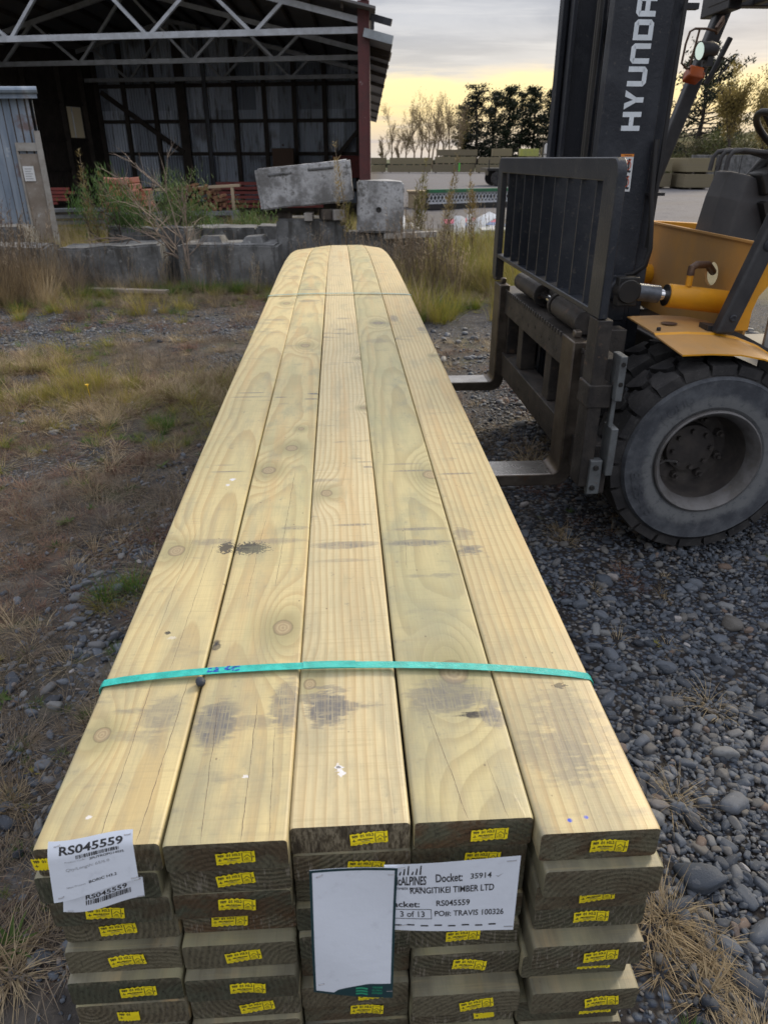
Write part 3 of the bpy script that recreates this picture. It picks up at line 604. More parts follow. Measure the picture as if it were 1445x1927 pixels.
def stone_kind(seed):
    bm = bmesh.new(); bmesh.ops.create_icosphere(bm, subdivisions=3, radius=1)
    rr = random.Random(seed); ex = rr.uniform(.8, 1); pw = rr.uniform(1.9, 3.2)
    for v in bm.verts:
        p = v.co.copy(); k = (abs(p.x)**pw+abs(p.y)**pw+abs(p.z)**pw)**(-1/pw)
        n = 1+.22*mnoise.noise(p*.9+Vector((seed*3.1, 0, 0)))+.06*mnoise.noise(p*2.3+Vector((0, seed*2.7, 0)))
        v.co = Vector((p.x, p.y*.74*ex, p.z*.50))*k*n
    if seed >= 5:                       # broken stone: planes knocked off a rounded one
        for q in range(5):
            nn = Vector((rr.gauss(0, 1), rr.gauss(0, 1), rr.gauss(0, .7))).normalized(); d = rr.uniform(.42, .62)
            for v in bm.verts:
                e = v.co.dot(nn)-d
                if e > 0: v.co -= nn*e*.9
    me = bpy.data.meshes.new('stone'); bm.to_mesh(me); bm.free(); me.materials.append(MAT['river_stone']); me.polygons.foreach_set('use_smooth', [True]*len(me.polygons))
    return bpy.data.objects.new('stone', me)
pts = []
def stone(x, y, r, sink=.2, flat=1.):
    t = .35 if r < .02 else .15
    pts.append((x, y, gh(x, y)+r*(.5*flat-sink), rng.normal(0, t), rng.normal(0, t), rng.uniform(0, 6.28), r*rng.uniform(.85, 1.25), r*rng.uniform(.8, 1.1), r*rng.uniform(.75, 1.2)*flat, rng.integers(0, 8)))
n = 0
while n < 36000:                        # the drive on the right
    y = rng.uniform(.45, 6.2)**1.0; x = rng.uniform(.2, 1.1+y*.62)
    if rng.random() > gravelness(x, y): continue
    if rng.random() > min(1, 1.6/(y*.55)): continue
    hole = nz2(x, y, 1.7, 21.)
    if hole > .22 and rng.random() < .75: continue
    near_edge = .66-.02*y+.12*nz2(x, y, 3., 2.)
    if y < 1.35 and x < near_edge and rng.random() < .93: continue
    r = min(.032, .0072*math.exp(rng.normal(0, .52))); stone(x, y, r, .12+.25*rng.random()); n += 1
for k in range(16000):                  # grit between the stones
    y = .5+3.*rng.random()**1.6; x = rng.uniform(-1.4-.3*y, 1.1+y*.5)
    if clear_of_pack(x, y): stone(x, y, rng.uniform(.0025, .0055), .15)
for x, y, r in ((.76, 1.14, .060), (.86, 1.02, .042), (.70, 1.42, .034), (.95, 1.38, .04), (.58, 2.02, .042), (.72, 1.78, .036), (1.16, 1.6, .04), (1.3, 2.2, .05), (.9, 2.5, .05), (1.05, 1.18, .045), (.80, 1.24, .022), (.84, 1.20, .02), (.88, 1.17, .022)): stone(x, y, r, .25)
n = 0
while n < 14500:                        # stony patches showing through the dirt on the left
    y = rng.uniform(.9, 8.6); x = rng.uniform(-.62*y-.5, -.05-.06*y)
    if x > -.36-.06*y: 
        if rng.random() < .5: continue
    p = sstep(nz2(x, y, .9, 31.)+.5*nz2(x, y, 2.4, 6.), -.02, .35)
    if 1.75 < y < 3.2 and x > -1.3: p = max(p, .85*sstep(nz2(x, y, 1.6, 3.), -.45, .0))
    if 6.7 < y < 8.4: p = max(p, .5)
    if y < 1.75: p = max(.10, p*.5)
    if rng.random() > p+.02: continue
    r = min(.027, .0078*math.exp(rng.normal(0, .48))); stone(x, y, r, .15+.3*rng.random()); n += 1
for x, y, r in ((-.94, 3.55, .070), (-.86, 3.62, .04), (-1.02, 2.05, .03), (-1.06, 2.42, .034)): stone(x, y, r, .3)
for k in range(5200):                   # beneath and beyond the forklift, out to the blocks
    y = rng.uniform(3.2, 9.); x = rng.uniform(-.1, 4.5)
    if rng.random() < sstep(nz2(x, y, .8, 14.), -.3, .3): stone(x, y, .013*math.exp(rng.normal(0, .5)), .2)
scatter('gravel', pts, [stone_kind(i) for i in range(8)], 'grey river stones strewn over the yard', 'gravel')

def leafmat(name, cols, tr=.35):
    g = newmat(name); rd = g.rand(); o_ = g.obj(); x, y, z = g.xyz(o_)
    k = g.m('FRACT', g.m('ADD', rd, g.m('MULTIPLY', g.noise(o_, 9., 3), .9)))
    g.out(g.ramp(k, [(i/(len(cols)-1), c) for i, c in enumerate(cols)]), .6, 0, None, .25, tr)
leafmat('grass_green', [(.045, .095, .015), (.075, .155, .026), (.12, .19, .035), (.18, .20, .06)])
leafmat('grass_yellow', [(.12, .14, .025), (.23, .22, .042), (.32, .26, .075), (.17, .18, .035)])
leafmat('straw', [(.24, .18, .105), (.36, .285, .175), (.44, .36, .235), (.18, .13, .075)], .2)
leafmat('straw_brown', [(.10, .075, .055), (.16, .125, .09), (.23, .185, .135), (.12, .095, .07)], .2)
leafmat('thatch_red', [(.09, .045, .032), (.15, .072, .050), (.23, .14, .095), (.10, .062, .045)], .1)
leafmat('leaf_green', [(.03, .065, .014), (.05, .10, .02), (.085, .135, .03), (.11, .14, .05)])
def blade(mb, p, az, lean, ln, w, curl, rr, seg=4, m=0):
    d = Vector((math.cos(az)*math.sin(lean), math.sin(az)*math.sin(lean), math.cos(lean))); side = Vector((-math.sin(az), math.cos(az), 0)); side = (side+Vector((rr.uniform(-.4, .4), rr.uniform(-.4, .4), rr.uniform(-.2, .2)))).normalized()
    p = Vector(p); base = len(mb.v); out = Vector((math.cos(az), math.sin(az), 0))
    for i in range(seg+1):
        t = i/seg; ww = w*(1-t**1.5*.92)
        mb.v.append(tuple(p-side*ww/2)); mb.v.append(tuple(p+side*ww/2))
        d = (d+(out*.7-Vector((0, 0, .7)))*curl/seg).normalized(); p = p+d*ln/seg
        if p.z < .003: p.z = .003+.002*rr.random()
    for i in range(seg): mb.f.append([base+2*i, base+2*i+1, base+2*i+3, base+2*i+2]); mb.mi.append(m)
def tuft(seed, n, rad, ln, lean, w, curl, mat):
    rr = random.Random(seed); mb = MB()
    for i in range(n):
        a = rr.uniform(0, 6.283); q = rad*rr.random()**.7; aa = a+rr.uniform(-.9, .9)
        blade(mb, (q*math.cos(a), q*math.sin(a), 0), aa, abs(rr.gauss(lean, lean*.45)), ln*rr.uniform(.45, 1.15), w*rr.uniform(.6, 1.2), curl*rr.uniform(.3, 1.4), rr)
    return loose(mb, 'tuft', mat)
def seedstalk(seed, n, ln, mat):          # dry stalks with feathery heads
    rr = random.Random(seed); mb = MB()
    for i in range(n):
        a = rr.uniform(0, 6.28); le = abs(rr.gauss(.12, .12)); p = Vector((rr.uniform(-.05, .05), rr.uniform(-.05, .05), 0)); L = ln*rr.uniform(.6, 1.1)
        d = Vector((math.cos(a)*math.sin(le), math.sin(a)*math.sin(le), math.cos(le))); mb.tube([p, p+d*L*.5, p+d*L+Vector((0, 0, -.02*L))], [.0022, .0018, .001], 4)
        for k in range(14):
            t = rr.uniform(.72, 1.); q = p+d*L*t; blade(mb, q, rr.uniform(0, 6.28), rr.uniform(.2, .9), .05*ln*rr.uniform(.6, 1.6), .005, .4, rr, 2)
    return loose(mb, 'tuft', mat)
def rosette(seed, mat):
    rr = random.Random(seed); mb = MB()
    for i in range(22):
        a = rr.uniform(0, 6.28); blade(mb, (0, 0, .003), a, rr.uniform(.7, 1.35), rr.uniform(.03, .07), rr.uniform(.008, .016), .5, rr, 4)
    return loose(mb, 'tuft', mat)
gk = [tuft(1, 55, .03, .085, .55, .0038, .7, 'grass_green'), tuft(2, 90, .05, .22, .45, .0045, .8, 'grass_green'), tuft(3, 90, .09, .42, .28, .0045, .6, 'grass_yellow'), tuft(4, 80, .05, .20, .7, .004, .9, 'grass_yellow'), rosette(5, 'leaf_green'), rosette(6, 'grass_yellow')]
sk = [tuft(11, 60, .02, .13, 1.15, .0032, .8, 'straw'), tuft(12, 75, .05, .17, .95, .0030, 1.0, 'straw'), tuft(13, 80, .07, .38, .35, .0035, .5, 'straw'), tuft(14, 60, .07, .45, .3, .003, .4, 'straw_brown'), tuft(15, 120, .09, .09, 1.35, .0022, .6, 'thatch_red'), tuft(16, 90, .10, .12, 1.35, .0024, .6, 'straw_brown'), seedstalk(17, 9, .75, 'straw_brown'), seedstalk(18, 8, .6, 'straw')]
gp, sp_ = [], []
def put(L, x, y, idx, s=1., tilt=.1):
    L.append((x, y, gh(x, y)-.004, rng.normal(0, tilt), rng.normal(0, tilt), rng.uniform(0, 6.28), s, s, s*rng.uniform(.8, 1.2), idx))
for k in range(5200):                    # low growth over the left-hand dirt
    y = rng.uniform(.9, 9.4); x = rng.uniform(-.63*y-.4, .1-.06*y)
    if not clear_of_pack(x, y): continue
    a, b = nz2(x, y, .8, 41.), nz2(x, y, 1.5, 55.)
    st = sstep(nz2(x, y, .9, 31.)+.5*nz2(x, y, 2.4, 6.), -.02, .35)
    if rng.random() < st*.8: continue
    u = rng.random()
    sc_ = .35+.13*min(y, 5)
    if a > .08 and u < .22: put(gp, x, y, 0 if u < .17 or y < 3.4 else 3, sc_*rng.uniform(.5, 1.))
    elif b > .0 and u < .52: put(sp_, x, y, 4, sc_*rng.uniform(.5, 1.2))
    elif u < .80: put(sp_, x, y, 5, rng.uniform(.5, 1.2))
    elif u > .95: put(sp_, x, y, rng.integers(0, 2), rng.uniform(.5, 1.))
    elif u > .93: put(gp, x, y, 4, rng.uniform(.5, 1.2))
for k in range(2300):                    # yellow-green sward and dry mat across the middle left
    y = 5.35+rng.normal(0, .5); x = rng.uniform(-4.2, -.75)
    if not clear_of_pack(x, y): continue
    u = rng.random(); dx_ = -1.5-x
    if nz2(x, y, 1.1, 91.) < -.12: continue
    if x < -2.2+.3*rng.normal() and 4.7 < y < 5.7 and u < .5: put(gp, x, y, 2 if rng.random() < .4 else 3, rng.uniform(.4, .72))
    elif u < .28: put(gp, x, y, 3, rng.uniform(.35, .7))
    elif u < .72: put(sp_, x, y, 1, rng.uniform(.6, 1.3))
    elif u < .76: put(sp_, x, y, 2, rng.uniform(.3, .6))
    else: put(sp_, x, y, 4, rng.uniform(.6, 1.3))
for cx, cy, n, sc, ix in ((-1.42, 4.36, 14, .8, 1), (-.98, 2.36, 12, .75, 1), (-.82, 2.5, 6, .6, 1), (-1.02, 1.55, 5, .6, 0), (-.95, 1.72, 4, .55, 0), (-1.25, 1.92, 6, .7, 0), (-.98, 1.36, 3, .5, 0), (1.06, 1.95, 3, .62, 0), (.62, 2.5, 3, .5, 0), (1.55, 2.62, 4, .7, 0), (-1.35, 1.7, 5, .7, 0), (-1.15, 2.95, 4, .7, 0), (-.9, 1.2, 3, .4, 0), (-1.55, 3.4, 4, .7, 0)):
    for k in range(max(2, int(n*.6))): put(gp, cx+rng.normal(0, .09), cy+rng.normal(0, .08), ix if rng.random() < .6 else 3 if ix else 5, sc*rng.uniform(.45, 1.))
    for k in range(n//3): put(sp_, cx+rng.normal(0, .09), cy+rng.normal(0, .08), 1, sc*rng.uniform(.4, .8))
for cx, cy, n, sc in ((.88, 2.12, 2, .75), (1.02, 1.76, 3, .8), (.80, 1.40, 3, .75), (.66, .93, 5, .8), (.60, 1.08, 5, .8), (.56, 1.25, 3, .7), (.82, 2.87, 3, .9), (.74, .84, 4, .8), (.70, 1.02, 3, .9), (1.1, 2.35, 1, .7), (-1.25, 1.35, 4, .9), (-1.1, 1.1, 4, .9), (-.85, 1.7, 3, .9), (-1.7, 2.6, 5, 1.), (-2.0, 3., 6, 1.), (-1.05, 1.4, 3, .8)):
    for k in range(n): put(sp_, cx+rng.normal(0, .045), cy+rng.normal(0, .045), rng.choice((0, 0, 1)), sc*rng.uniform(.6, 1.1))
for k in range(1100):                    # wisps on the drive and rank growth under the forks
    y = rng.uniform(.6, 6.8); x = rng.uniform(.35, 2.6)
    hole = nz2(x, y, 1.7, 21.)
    if hole > .15 and rng.random() < .5: put(sp_, x, y, rng.choice((4, 5, 0)), rng.uniform(.3, .8))
    elif hole > .1 and rng.random() < .12: put(gp, x, y, 0, rng.uniform(.25, .5))
    if y > 3.4 and rng.random() < .5: put(sp_, x, y, rng.choice((4, 5, 5, 1)), rng.uniform(.5, 1.1))
for k in range(1700):                    # dry and green growth before and among the blocks
    y = rng.uniform(7.6, 10.2); x = rng.uniform(-6.5, 2.6)
    if not clear_of_pack(x, y): continue
    w_ = sstep(y, 7.6, 9.8); u = rng.random()
    if u > .15+w_*.85: continue
    a = nz2(x, y, .9, 61.); lo_ = .5 if -4.4 < x < -1.1 and y > 8.6 else 1.
    if a > .12: put(gp, x, y, rng.choice((1, 1, 2, 3)), lo_*rng.uniform(.5, 1.05))
    elif a > -.2: put(sp_, x, y, rng.choice((2, 1, 5, 3)), lo_*rng.uniform(.5, 1.0))
    else: put(sp_, x, y, rng.choice((4, 5, 1)), rng.uniform(.7, 1.4))
for k in range(300):                     # the tall pale clump at far left
    put(sp_, rng.normal(-4.85, .42), rng.normal(9.1, .38), rng.choice((2, 3, 2, 2, 6)), rng.uniform(.9, 1.5), .15)
for k in range(35): put(sp_, rng.normal(-3.9, .7), rng.normal(9.7, .15), rng.choice((3, 2, 6)), rng.uniform(.5, 1.0), .15)
for cx, cy, n in ((-3.75, 9.35, 16), (-2.75, 9.45, 18), (-2.45, 9.6, 14), (-2.15, 9.75, 12), (-3.2, 9.7, 8), (-1.75, 9.6, 9), (-4.4, 8.6, 8), (-.95, 9.2, 8), (-.75, 8.3, 4)):
    for k in range(int(n*1.8)): put(gp, cx+rng.normal(0, .17), cy+rng.normal(0, .10), rng.choice((1, 1, 0, 3)), rng.uniform(.45, .95))
for k in range(60): put(sp_, rng.uniform(-3.2, .3), rng.uniform(9.4, 9.98), rng.choice((3, 6, 1, 7)), rng.uniform(.35, .75), .15)
for k in range(1250):                     # yellow-green rank grass right of the pack, dark stalks in it
    y = rng.uniform(7.4, 14.5); x = rng.uniform(.05, min(3.6, .9+.20*y))
    if y < 8.4 and rng.random() > (y-7.2)/1.4: continue
    if nz2(x, y, .7, 77.) < -.25: continue
    put(gp if rng.random() < .84 else sp_, x, y, 2, rng.uniform(.75, 1.4), .12) if rng.random() < .93 else put(sp_, x, y, rng.choice((3, 6, 7)), rng.uniform(.8, 1.4))
for k in range(42): put(sp_, rng.uniform(.0, .95), rng.uniform(8.7, 9.9), rng.choice((6, 6, 3, 7)), rng.uniform(.9, 1.5))
for k in range(60): put(sp_, rng.uniform(-1.3, .2), rng.uniform(9.3, 9.9), rng.choice((6, 3, 7)), rng.uniform(.6, 1.15))
for k in range(900):                     # growth behind the blocks, up to the shed
    y = rng.uniform(11.2, 18.5); x = rng.uniform(-7.5, .6); put(gp if rng.random() < .45 else sp_, x, y, 2, rng.uniform(.7, 1.3), .12)
scatter('grass', gp, gk, 'green and yellow-green grass growing in the dirt', 'grass')
scatter('dead_grass', sp_, sk, 'dry straw and brown dead stems lying and standing over the yard', 'dead grass')

# ------------------------------------------------------------------ forklift (its own frame: x forward, y towards the near side, z up)
pmat('mast_black', (.012, .015, .023), (.036, .041, .052), 5, .46, .1, .2, 60, lo=.42, hi=.72, speck=((.10, .095, .09), 36, .61, .45))
pmat('carriage_steel', (.026, .024, .024), (.062, .054, .048), 9, .55, .35, .25, 80, speck=((.16, .10, .065), 22, .60, .5))
pmat('backrest_black', (.018, .022, .031), (.042, .045, .052), 6, .42, .2, .2, 70, lo=.4, hi=.75, speck=((.10, .092, .082), 34, .60, .45))
pmat('fork_steel', (.075, .062, .052), (.15, .128, .105), 8, .42, .75, .15, 60, speck=((.13, .075, .045), 20, .60, .6))
pmat('fork_polished', (.42, .40, .37), (.28, .26, .24), 12, .28, .9, .08, 90)
pmat('plate_grey', (.16, .175, .185), (.09, .095, .10), 10, .5, .3, .2, 60, speck=((.14, .08, .05), 16, .62, .5))
pmat('forklift_yellow', (.72, .33, .012), (.62, .29, .02), 8, .42, 0, .1, 60, speck=((.12, .08, .05), 34, .66, .7))
pmat('forklift_dusty_yellow', (.52, .265, .065), (.40, .235, .095), 3.5, .6, 0, .12, 60, lo=.3, hi=.7, speck=((.09, .07, .05), 40, .68, .8))
pmat('grease_black', (.008, .008, .009), (.02, .018, .016), 12, .5)
pmat('plastic_charcoal', (.050, .050, .055), (.075, .074, .076), 7, .6, 0, .25, 260)
pmat('guard_black', (.018, .019, .023), (.038, .039, .043), 9, .48, 0, .1, 80)
pmat('chrome', (.75, .76, .78), None, 6, .1, 1)
pmat('rod_cover', (.11, .125, .15), (.055, .06, .07), 14, .3, .4, .15, 50)
pmat('letter_white', (.74, .80, .86), (.62, .68, .73), 18, .5, 0, 0, speck=((.12, .12, .12), 60, .66, .6))
pmat('hose_rubber', (.012, .012, .014), None, 8, .5)
pmat('decal_white', (.66, .68, .70), None, 8, .4); pmat('decal_red', (.55, .09, .03), None, 8, .45); pmat('decal_orange', (.75, .25, .03), None, 8, .45)
pmat('amber_lens', (.42, .085, .012), (.30, .06, .01), 20, .25)
pmat('rust_brown', (.09, .055, .04), (.14, .085, .055), 20, .6, .4, .2, 60)
pmat('step_grey', (.30, .30, .29), (.18, .18, .175), 16, .7, 0, .2, 120)
g = newmat('lamp_glass'); g.out((.75, .85, .80), .15, 0, None, .5, None, ((.75, .95, .85), .35))
g = newmat('tyre_rubber'); o_ = g.obj(); n_ = g.noise(o_, 7, 6, .65)
c = g.mix(g.ss(n_, .35, .7), (.024, .024, .026), (.060, .058, .058)); c = g.mix(g.m('MULTIPLY', g.ss(g.noise(o_, 45, 4, .7), .55, .75), .5), c, (.10, .10, .10))
g.out(c, .8, 0, g.bump(g.noise(o_, 120, 4, .7), .3, .004), .25)
g = newmat('tyre_sidewall'); o_ = g.obj(); x, y, z = g.xyz(o_)
r_ = g.m('SQRT', g.m('ADD', g.m('MULTIPLY', x, x), g.m('MULTIPLY', z, z)))
n_ = g.noise(o_, 9, 6, .7); rag = g.noise(o_, 38, 5, .7)
w_ = g.m('ADD', r_, g.m('MULTIPLY', g.m('SUBTRACT', g.noise(o_, 6., 5, .7), .5), .12))
c = g.mix(g.ss(n_, .35, .7), (.050, .055, .066), (.105, .114, .128))
c = g.mix(g.m('MULTIPLY', g.ss(w_, .300, .262), g.m('MULTIPLY', g.ss(rag, .25, .5), .8)), c, (.165, .172, .178)); c = g.mix(g.m('MULTIPLY', g.ss(rag, .55, .75), .4), c, (.14, .145, .15))
g.out(c, .8, 0, g.bump(rag, .2, .003), .25)
pmat('rim_grey', (.15, .147, .15), (.09, .085, .082), 12, .6, .2, .2, 60, speck=((.15, .13, .11), 24, .6, .5))
pmat('rim_deep', (.05, .045, .044), (.085, .075, .068), 12, .7, .2, .2, 50)

FL = thing('forklift', 'dirty yellow and black forklift with tall mast, forks under the timber pack', 'forklift', (1.348, 2.754, 0), math.pi+.061)
CB = -.90                                     # centre line
def mir(y): return 2*CB-y
# mast: two outer channels with nested inner channels
def rail(sgn, outer, name='mast_rail'):
    mb = MB(); f = lambda p, q, hh: (p, outer-sgn*q, hh)
    mb.prism([(.198, 0), (.432, 0), (.432, .065), (.404, .065), (.404, .026), (.224, .026), (.224, .065), (.198, .065)], f, .30, 2.95)
    mb.prism([(.139, .012), (.197, .012), (.197, .055), (.139, .055)], f, .34, 2.9)
    mb.prism([(.238, .075), (.40, .075), (.40, .13), (.378, .13), (.378, .098), (.26, .098), (.26, .13), (.238, .13)], f, .26, 2.86)
    mb.cbox((.30, outer-sgn*.02, .985), (.16, .06, .20)); mb.lathe([(.0, .035), (.045, .035), (.055, .025), (.055, -.03)], (.262, outer, 1.02), (0, sgn, 0), 20)
    return mb.build(name, ['mast_black'], FL, 30, .004)
rl = rail(1, -.578); rail(-1, -1.375)
mb = MB()
for z in (.52, 1.15, 2.05, 2.82): mb.box((.15, -1.33, z), (.20, -.62, z+.10))
parts(mb, 'cross_member', ['mast_black'], FL, smooth=None, bevel=.004)
mb = MB()
for y in (-.76, -1.19): mb.tube([(.21, y, .3), (.21, y, 2.7)], .036, 14)
parts(mb, 'lift_cylinder', ['mast_black'], FL, smooth=40)
mb = MB()
for y in (-.86, -.885, -1.06, -1.09):
    mb.tube([(.33, y, .8), (.33, y, 2.8)], .011, 8)
parts(mb, 'lift_chain', ['grease_black'], FL, smooth=40)
mb = MB(); mb.tube([(.197, -.555, 1.62), (.190, -.54, 1.42), (.176, -.53, 1.30), (.166, -.525, 1.2), (.175, -.53, 1.13), (.21, -.55, 1.095), (.25, -.6, 1.08)], .011, 10)
mb.tube([(.16, -.56, 2.6), (.165, -.555, 2.0), (.168, -.55, 1.5), (.168, -.56, 1.2)], .009, 8); mb.cbox((.165, -.565, 1.415), (.07, .04, .012))
mb.cbox((.13, -.58, 2.075), (.05, .03, .02))
mb.build('hydraulic_hose', ['hose_rubber'], FL, 40)
# the maker's lettering, reading up the rail
def glyph(strokes, t): return strokes
Lh, Lw, T = .077, .068, .0185
def lettering():
    mb = MB(); y0 = -.5765
    def R2(u0, v0, u1, v1, z0): mb.add([(.268+v, y0, z0+u) for u, v in ((u0, v0), (u1, v0), (u1, v1), (u0, v1))], [(0, 1, 2, 3)])
    def poly(pts, z0): mb.add([(.268+v, y0, z0+u) for u, v in pts], [list(range(len(pts)))])
    c = .012
    z = 1.652; R2(0, 0, T, Lh, z); R2(Lw-T, 0, Lw, Lh, z); R2(T, Lh/2-T/2, Lw-T, Lh/2+T/2, z)
    z = 1.728; R2(Lw/2-T/2, 0, Lw/2+T/2, Lh*.42, z); poly([(Lw/2-T/2, Lh*.40), (Lw/2+T/2, Lh*.40), (Lw, Lh), (Lw-T*1.2, Lh), (Lw/2, Lh*.56), (T*1.2, Lh), (0, Lh)], z)
    z = 1.809; R2(0, c, T, Lh, z); R2(Lw-T, c, Lw, Lh, z); poly([(c, 0), (Lw-c, 0), (Lw, c), (Lw-T, T), (T, T), (0, c)], z)
    z = 1.886; R2(0, 0, T, Lh-c, z); R2(Lw-T, 0, Lw, Lh-c, z); poly([(0, Lh-c), (T, Lh-T), (Lw-T, Lh-T), (Lw, Lh-c), (Lw-c, Lh), (c, Lh)], z)
    z = 1.964; R2(0, 0, T, Lh, z); poly([(T, 0), (Lw-c, 0), (Lw, c), (Lw-T, T), (T, T)], z); R2(Lw-T, T, Lw, Lh-T, z); poly([(T, Lh-T), (Lw-T, Lh-T), (Lw, Lh-c), (Lw-c, Lh), (T, Lh)], z); R2(Lw-T, c, Lw, T, z+.0) ; R2(Lw-T, Lh-T, Lw, Lh-c, z)
    z = 2.041; R2(0, 0, T, Lh-c, z); R2(Lw-T, 0, Lw, Lh-c, z); poly([(0, Lh-c), (T, Lh-T), (Lw-T, Lh-T), (Lw, Lh-c), (Lw-c, Lh), (c, Lh)], z); R2(T, Lh*.32, Lw-T, Lh*.32+T, z)
    z = 2.118; R2(Lw/2-T/2, 0, Lw/2+T/2, Lh, z)
    return mb.build('lettering', ['letter_white'], rl, None, recalc=False)
lettering()
mb = MB(); fd = lambda u, v, e=0: (.330-.055*u-.003*(1-v), -.5772+e, 1.425+.142*v)
put_rect(mb, (0, 0, 1, 1), fd, 0); f1 = lambda u, v: fd(u, v, .0008); put_rect(mb, (0, .93, 1, .07), f1, 2); put_text(mb, 'WARNING', (.25, .945, .6, .04), lambda u, v: fd(u, v, .0012), 3, .01)
for zz in (.50, .05):
    mb.lathe([(.017, 0), (.020, 0)], fd(.5, zz+.20, .0014), (0, 1, 0), 20, 1); mb.add([f1(.15, zz+.05), f1(.25, zz+.03), f1(.85, zz+.36), f1(.75, zz+.38)], [(0, 1, 2, 3)], 1)
    put_rect(mb, (.62, zz+.02, .12, .36), lambda u, v: fd(u, v, .0010), 3); put_rect(mb, (.25, zz+.14, .2, .06), f1, 3); put_rect(mb, (.3, zz+.2, .1, .1), f1, 3); mb.lathe([(0, 0), (.005, 0)], fd(.8, zz+.04, .001), (0, 1, 0), 10, 3)
mb.build('warning_decal', ['decal_white', 'decal_red', 'decal_orange', 'ink'], rl, None, recalc=False)
# load backrest: a rounded frame with deep upright plates
mb = MB(); X0, X1 = .552, .585
def tbox(y0, y1, z0, z1, x0=X0, x1=X1): mb.box((x0, y0, z0), (x1, y1, z1))
yL, yR, zt = -1.80, .115, 1.555
mb.prism([(yR-.05+.05*math.sin(a), zt-.05+.05*math.cos(a)) for a in [R(i*15) for i in range(7)]]+[(yR, 1.03), (yR-.135, 1.03), (yR-.135, zt-.075), (yL+.1, zt-.075), (yL+.1, .92), (yL, .92)]+[(yL+.05-.05*math.cos(a), zt-.05+.05*math.sin(a)) for a in [R(i*15) for i in range(7)]], lambda y, z, hh: (hh, y, z), X0, X1)
mb.box((X0-.025, yL+.1, 1.03), (X1-.002, yR-.135, 1.052))
o = mb.build('load_backrest', ['backrest_black'], FL, 30, .004)
for i in range(9): mb = MB(); y = -1.55+.181*i; mb.box((.512, y-.005, 1.052), (.578, y+.005, zt-.076)); mb.build('backrest_bar', ['backrest_black'], o)
# carriage with two fork bars, uprights, side posts
mb = MB()
mb.box((.44, -1.74, .735), (.548, .015, .862)); mb.box((.44, -1.70, .372), (.548, .015, .505))
for i in range(38): y = -1.69+.0445*i; mb.box((.545, y, .850), (.552, y+.026, .872))
for y in (-1.56, -1.20, -.64): mb.box((.45, y-.05, .505), (.53, y+.05, .735))
for y0 in (-.40, -1.50): mb.box((.30, y0, .36), (.44, y0+.09, .90))
cg = mb.build('carriage', ['carriage_steel'], FL, None, .004)
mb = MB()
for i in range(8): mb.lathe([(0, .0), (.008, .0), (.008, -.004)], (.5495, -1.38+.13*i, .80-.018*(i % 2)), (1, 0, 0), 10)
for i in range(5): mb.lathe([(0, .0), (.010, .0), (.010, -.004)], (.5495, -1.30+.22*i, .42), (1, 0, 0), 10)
parts(mb, 'bolt_hole_disc', ['grease_black'], cg, smooth=30)  # black discs on the bars stand in for the dark inside bolt holes
mb = MB(); mb.box((.530, .008, .37), (.583, .118, 1.028)); mb.box((.537, -1.80, .90), (.58, -1.70, 1.028)); mb.box((.50, .0, .70), (.590, .124, .79)); mb.box((.47, .03, .335), (.528, .11, .44))
parts(mb, 'side_post', ['carriage_steel'], FL, smooth=None, bevel=.005)
mb = MB(); mb.box((.470, .07, .735), (.497, .155, .905)); mb.box((.474, .085, .62), (.492, .115, .735)); mb.box((.462, .06, .43), (.49, .15, .625)); mb.box((.50, .095, .345), (.548, .135, .49))
parts(mb, 'side_plate', ['plate_grey'], FL, smooth=None, bevel=.004)
mb = MB()
for z in (.875, .80): mb.lathe([(0, .002), (.009, .002), (.009, -.004)], (.484, .1555, z), (0, 1, 0), 10)
for x, z in ((.525, .46), (.53, .375)): mb.lathe([(0, .01), (.009, .01), (.011, .006), (.011, 0)], (x, .135, z), (0, 1, 0), 8)
parts(mb, 'bolt', ['grease_black'], FL, smooth=30)
mb = MB()
mb.tube([(.47, -1.50, .925), (.47, -1.02, .925)], .048, 18); mb.tube([(.47, -.72, .925), (.47, -.34, .925)], .052, 18)
for y in (-1.02, -.74): mb.tube([(.47, y, .925), (.47, y-.03, .925)], .056, 18)
mb.box((.41, -1.46, .885), (.45, -.30, .955))
sc = mb.build('side_shift_cylinder', ['carriage_steel'], FL, 40, .003)
mb = MB(); mb.tube([(.47, -1.02, .925), (.47, -.72, .925)], .020, 16); mb.build('rod', ['chrome'], sc, 40)
def fork(y0, y1):
    mb = MB(); prof = [(.585, .895), (.585, .36)]+[(.585+.035*(1-math.cos(a)), .36-.035*math.sin(a)) for a in [R(18*i) for i in range(1, 6)]]+[(1.66, .325), (1.70, .318), (1.70, .305), (1.0, .272), (.60, .268)]+[(.60-.075*math.sin(a), .343-.075*math.cos(a)) for a in [R(15*i) for i in range(1, 7)]]+[(.525, .895)]
    n = len(prof); mb.add([(x, y0, z) for x, z in prof]+[(x, y1, z) for x, z in prof], [list(range(n))[::-1], list(range(n, 2*n))]+[(i, (i+1) % n, n+(i+1) % n, n+i) for i in range(n)])
    top = [f for f in range(len(mb.f)) if 2+6 <= f <= 2+7]
    for f in top: mb.mi[f] = 1
    mb.box((.535, (y0+y1)/2-.02, .895), (.565, (y0+y1)/2+.02, .925)); 
    o = mb.build('fork', ['fork_steel', 'fork_polished'], FL, 30, .006); return o
fork(-.285, -.125); fork(-1.71, -1.55)
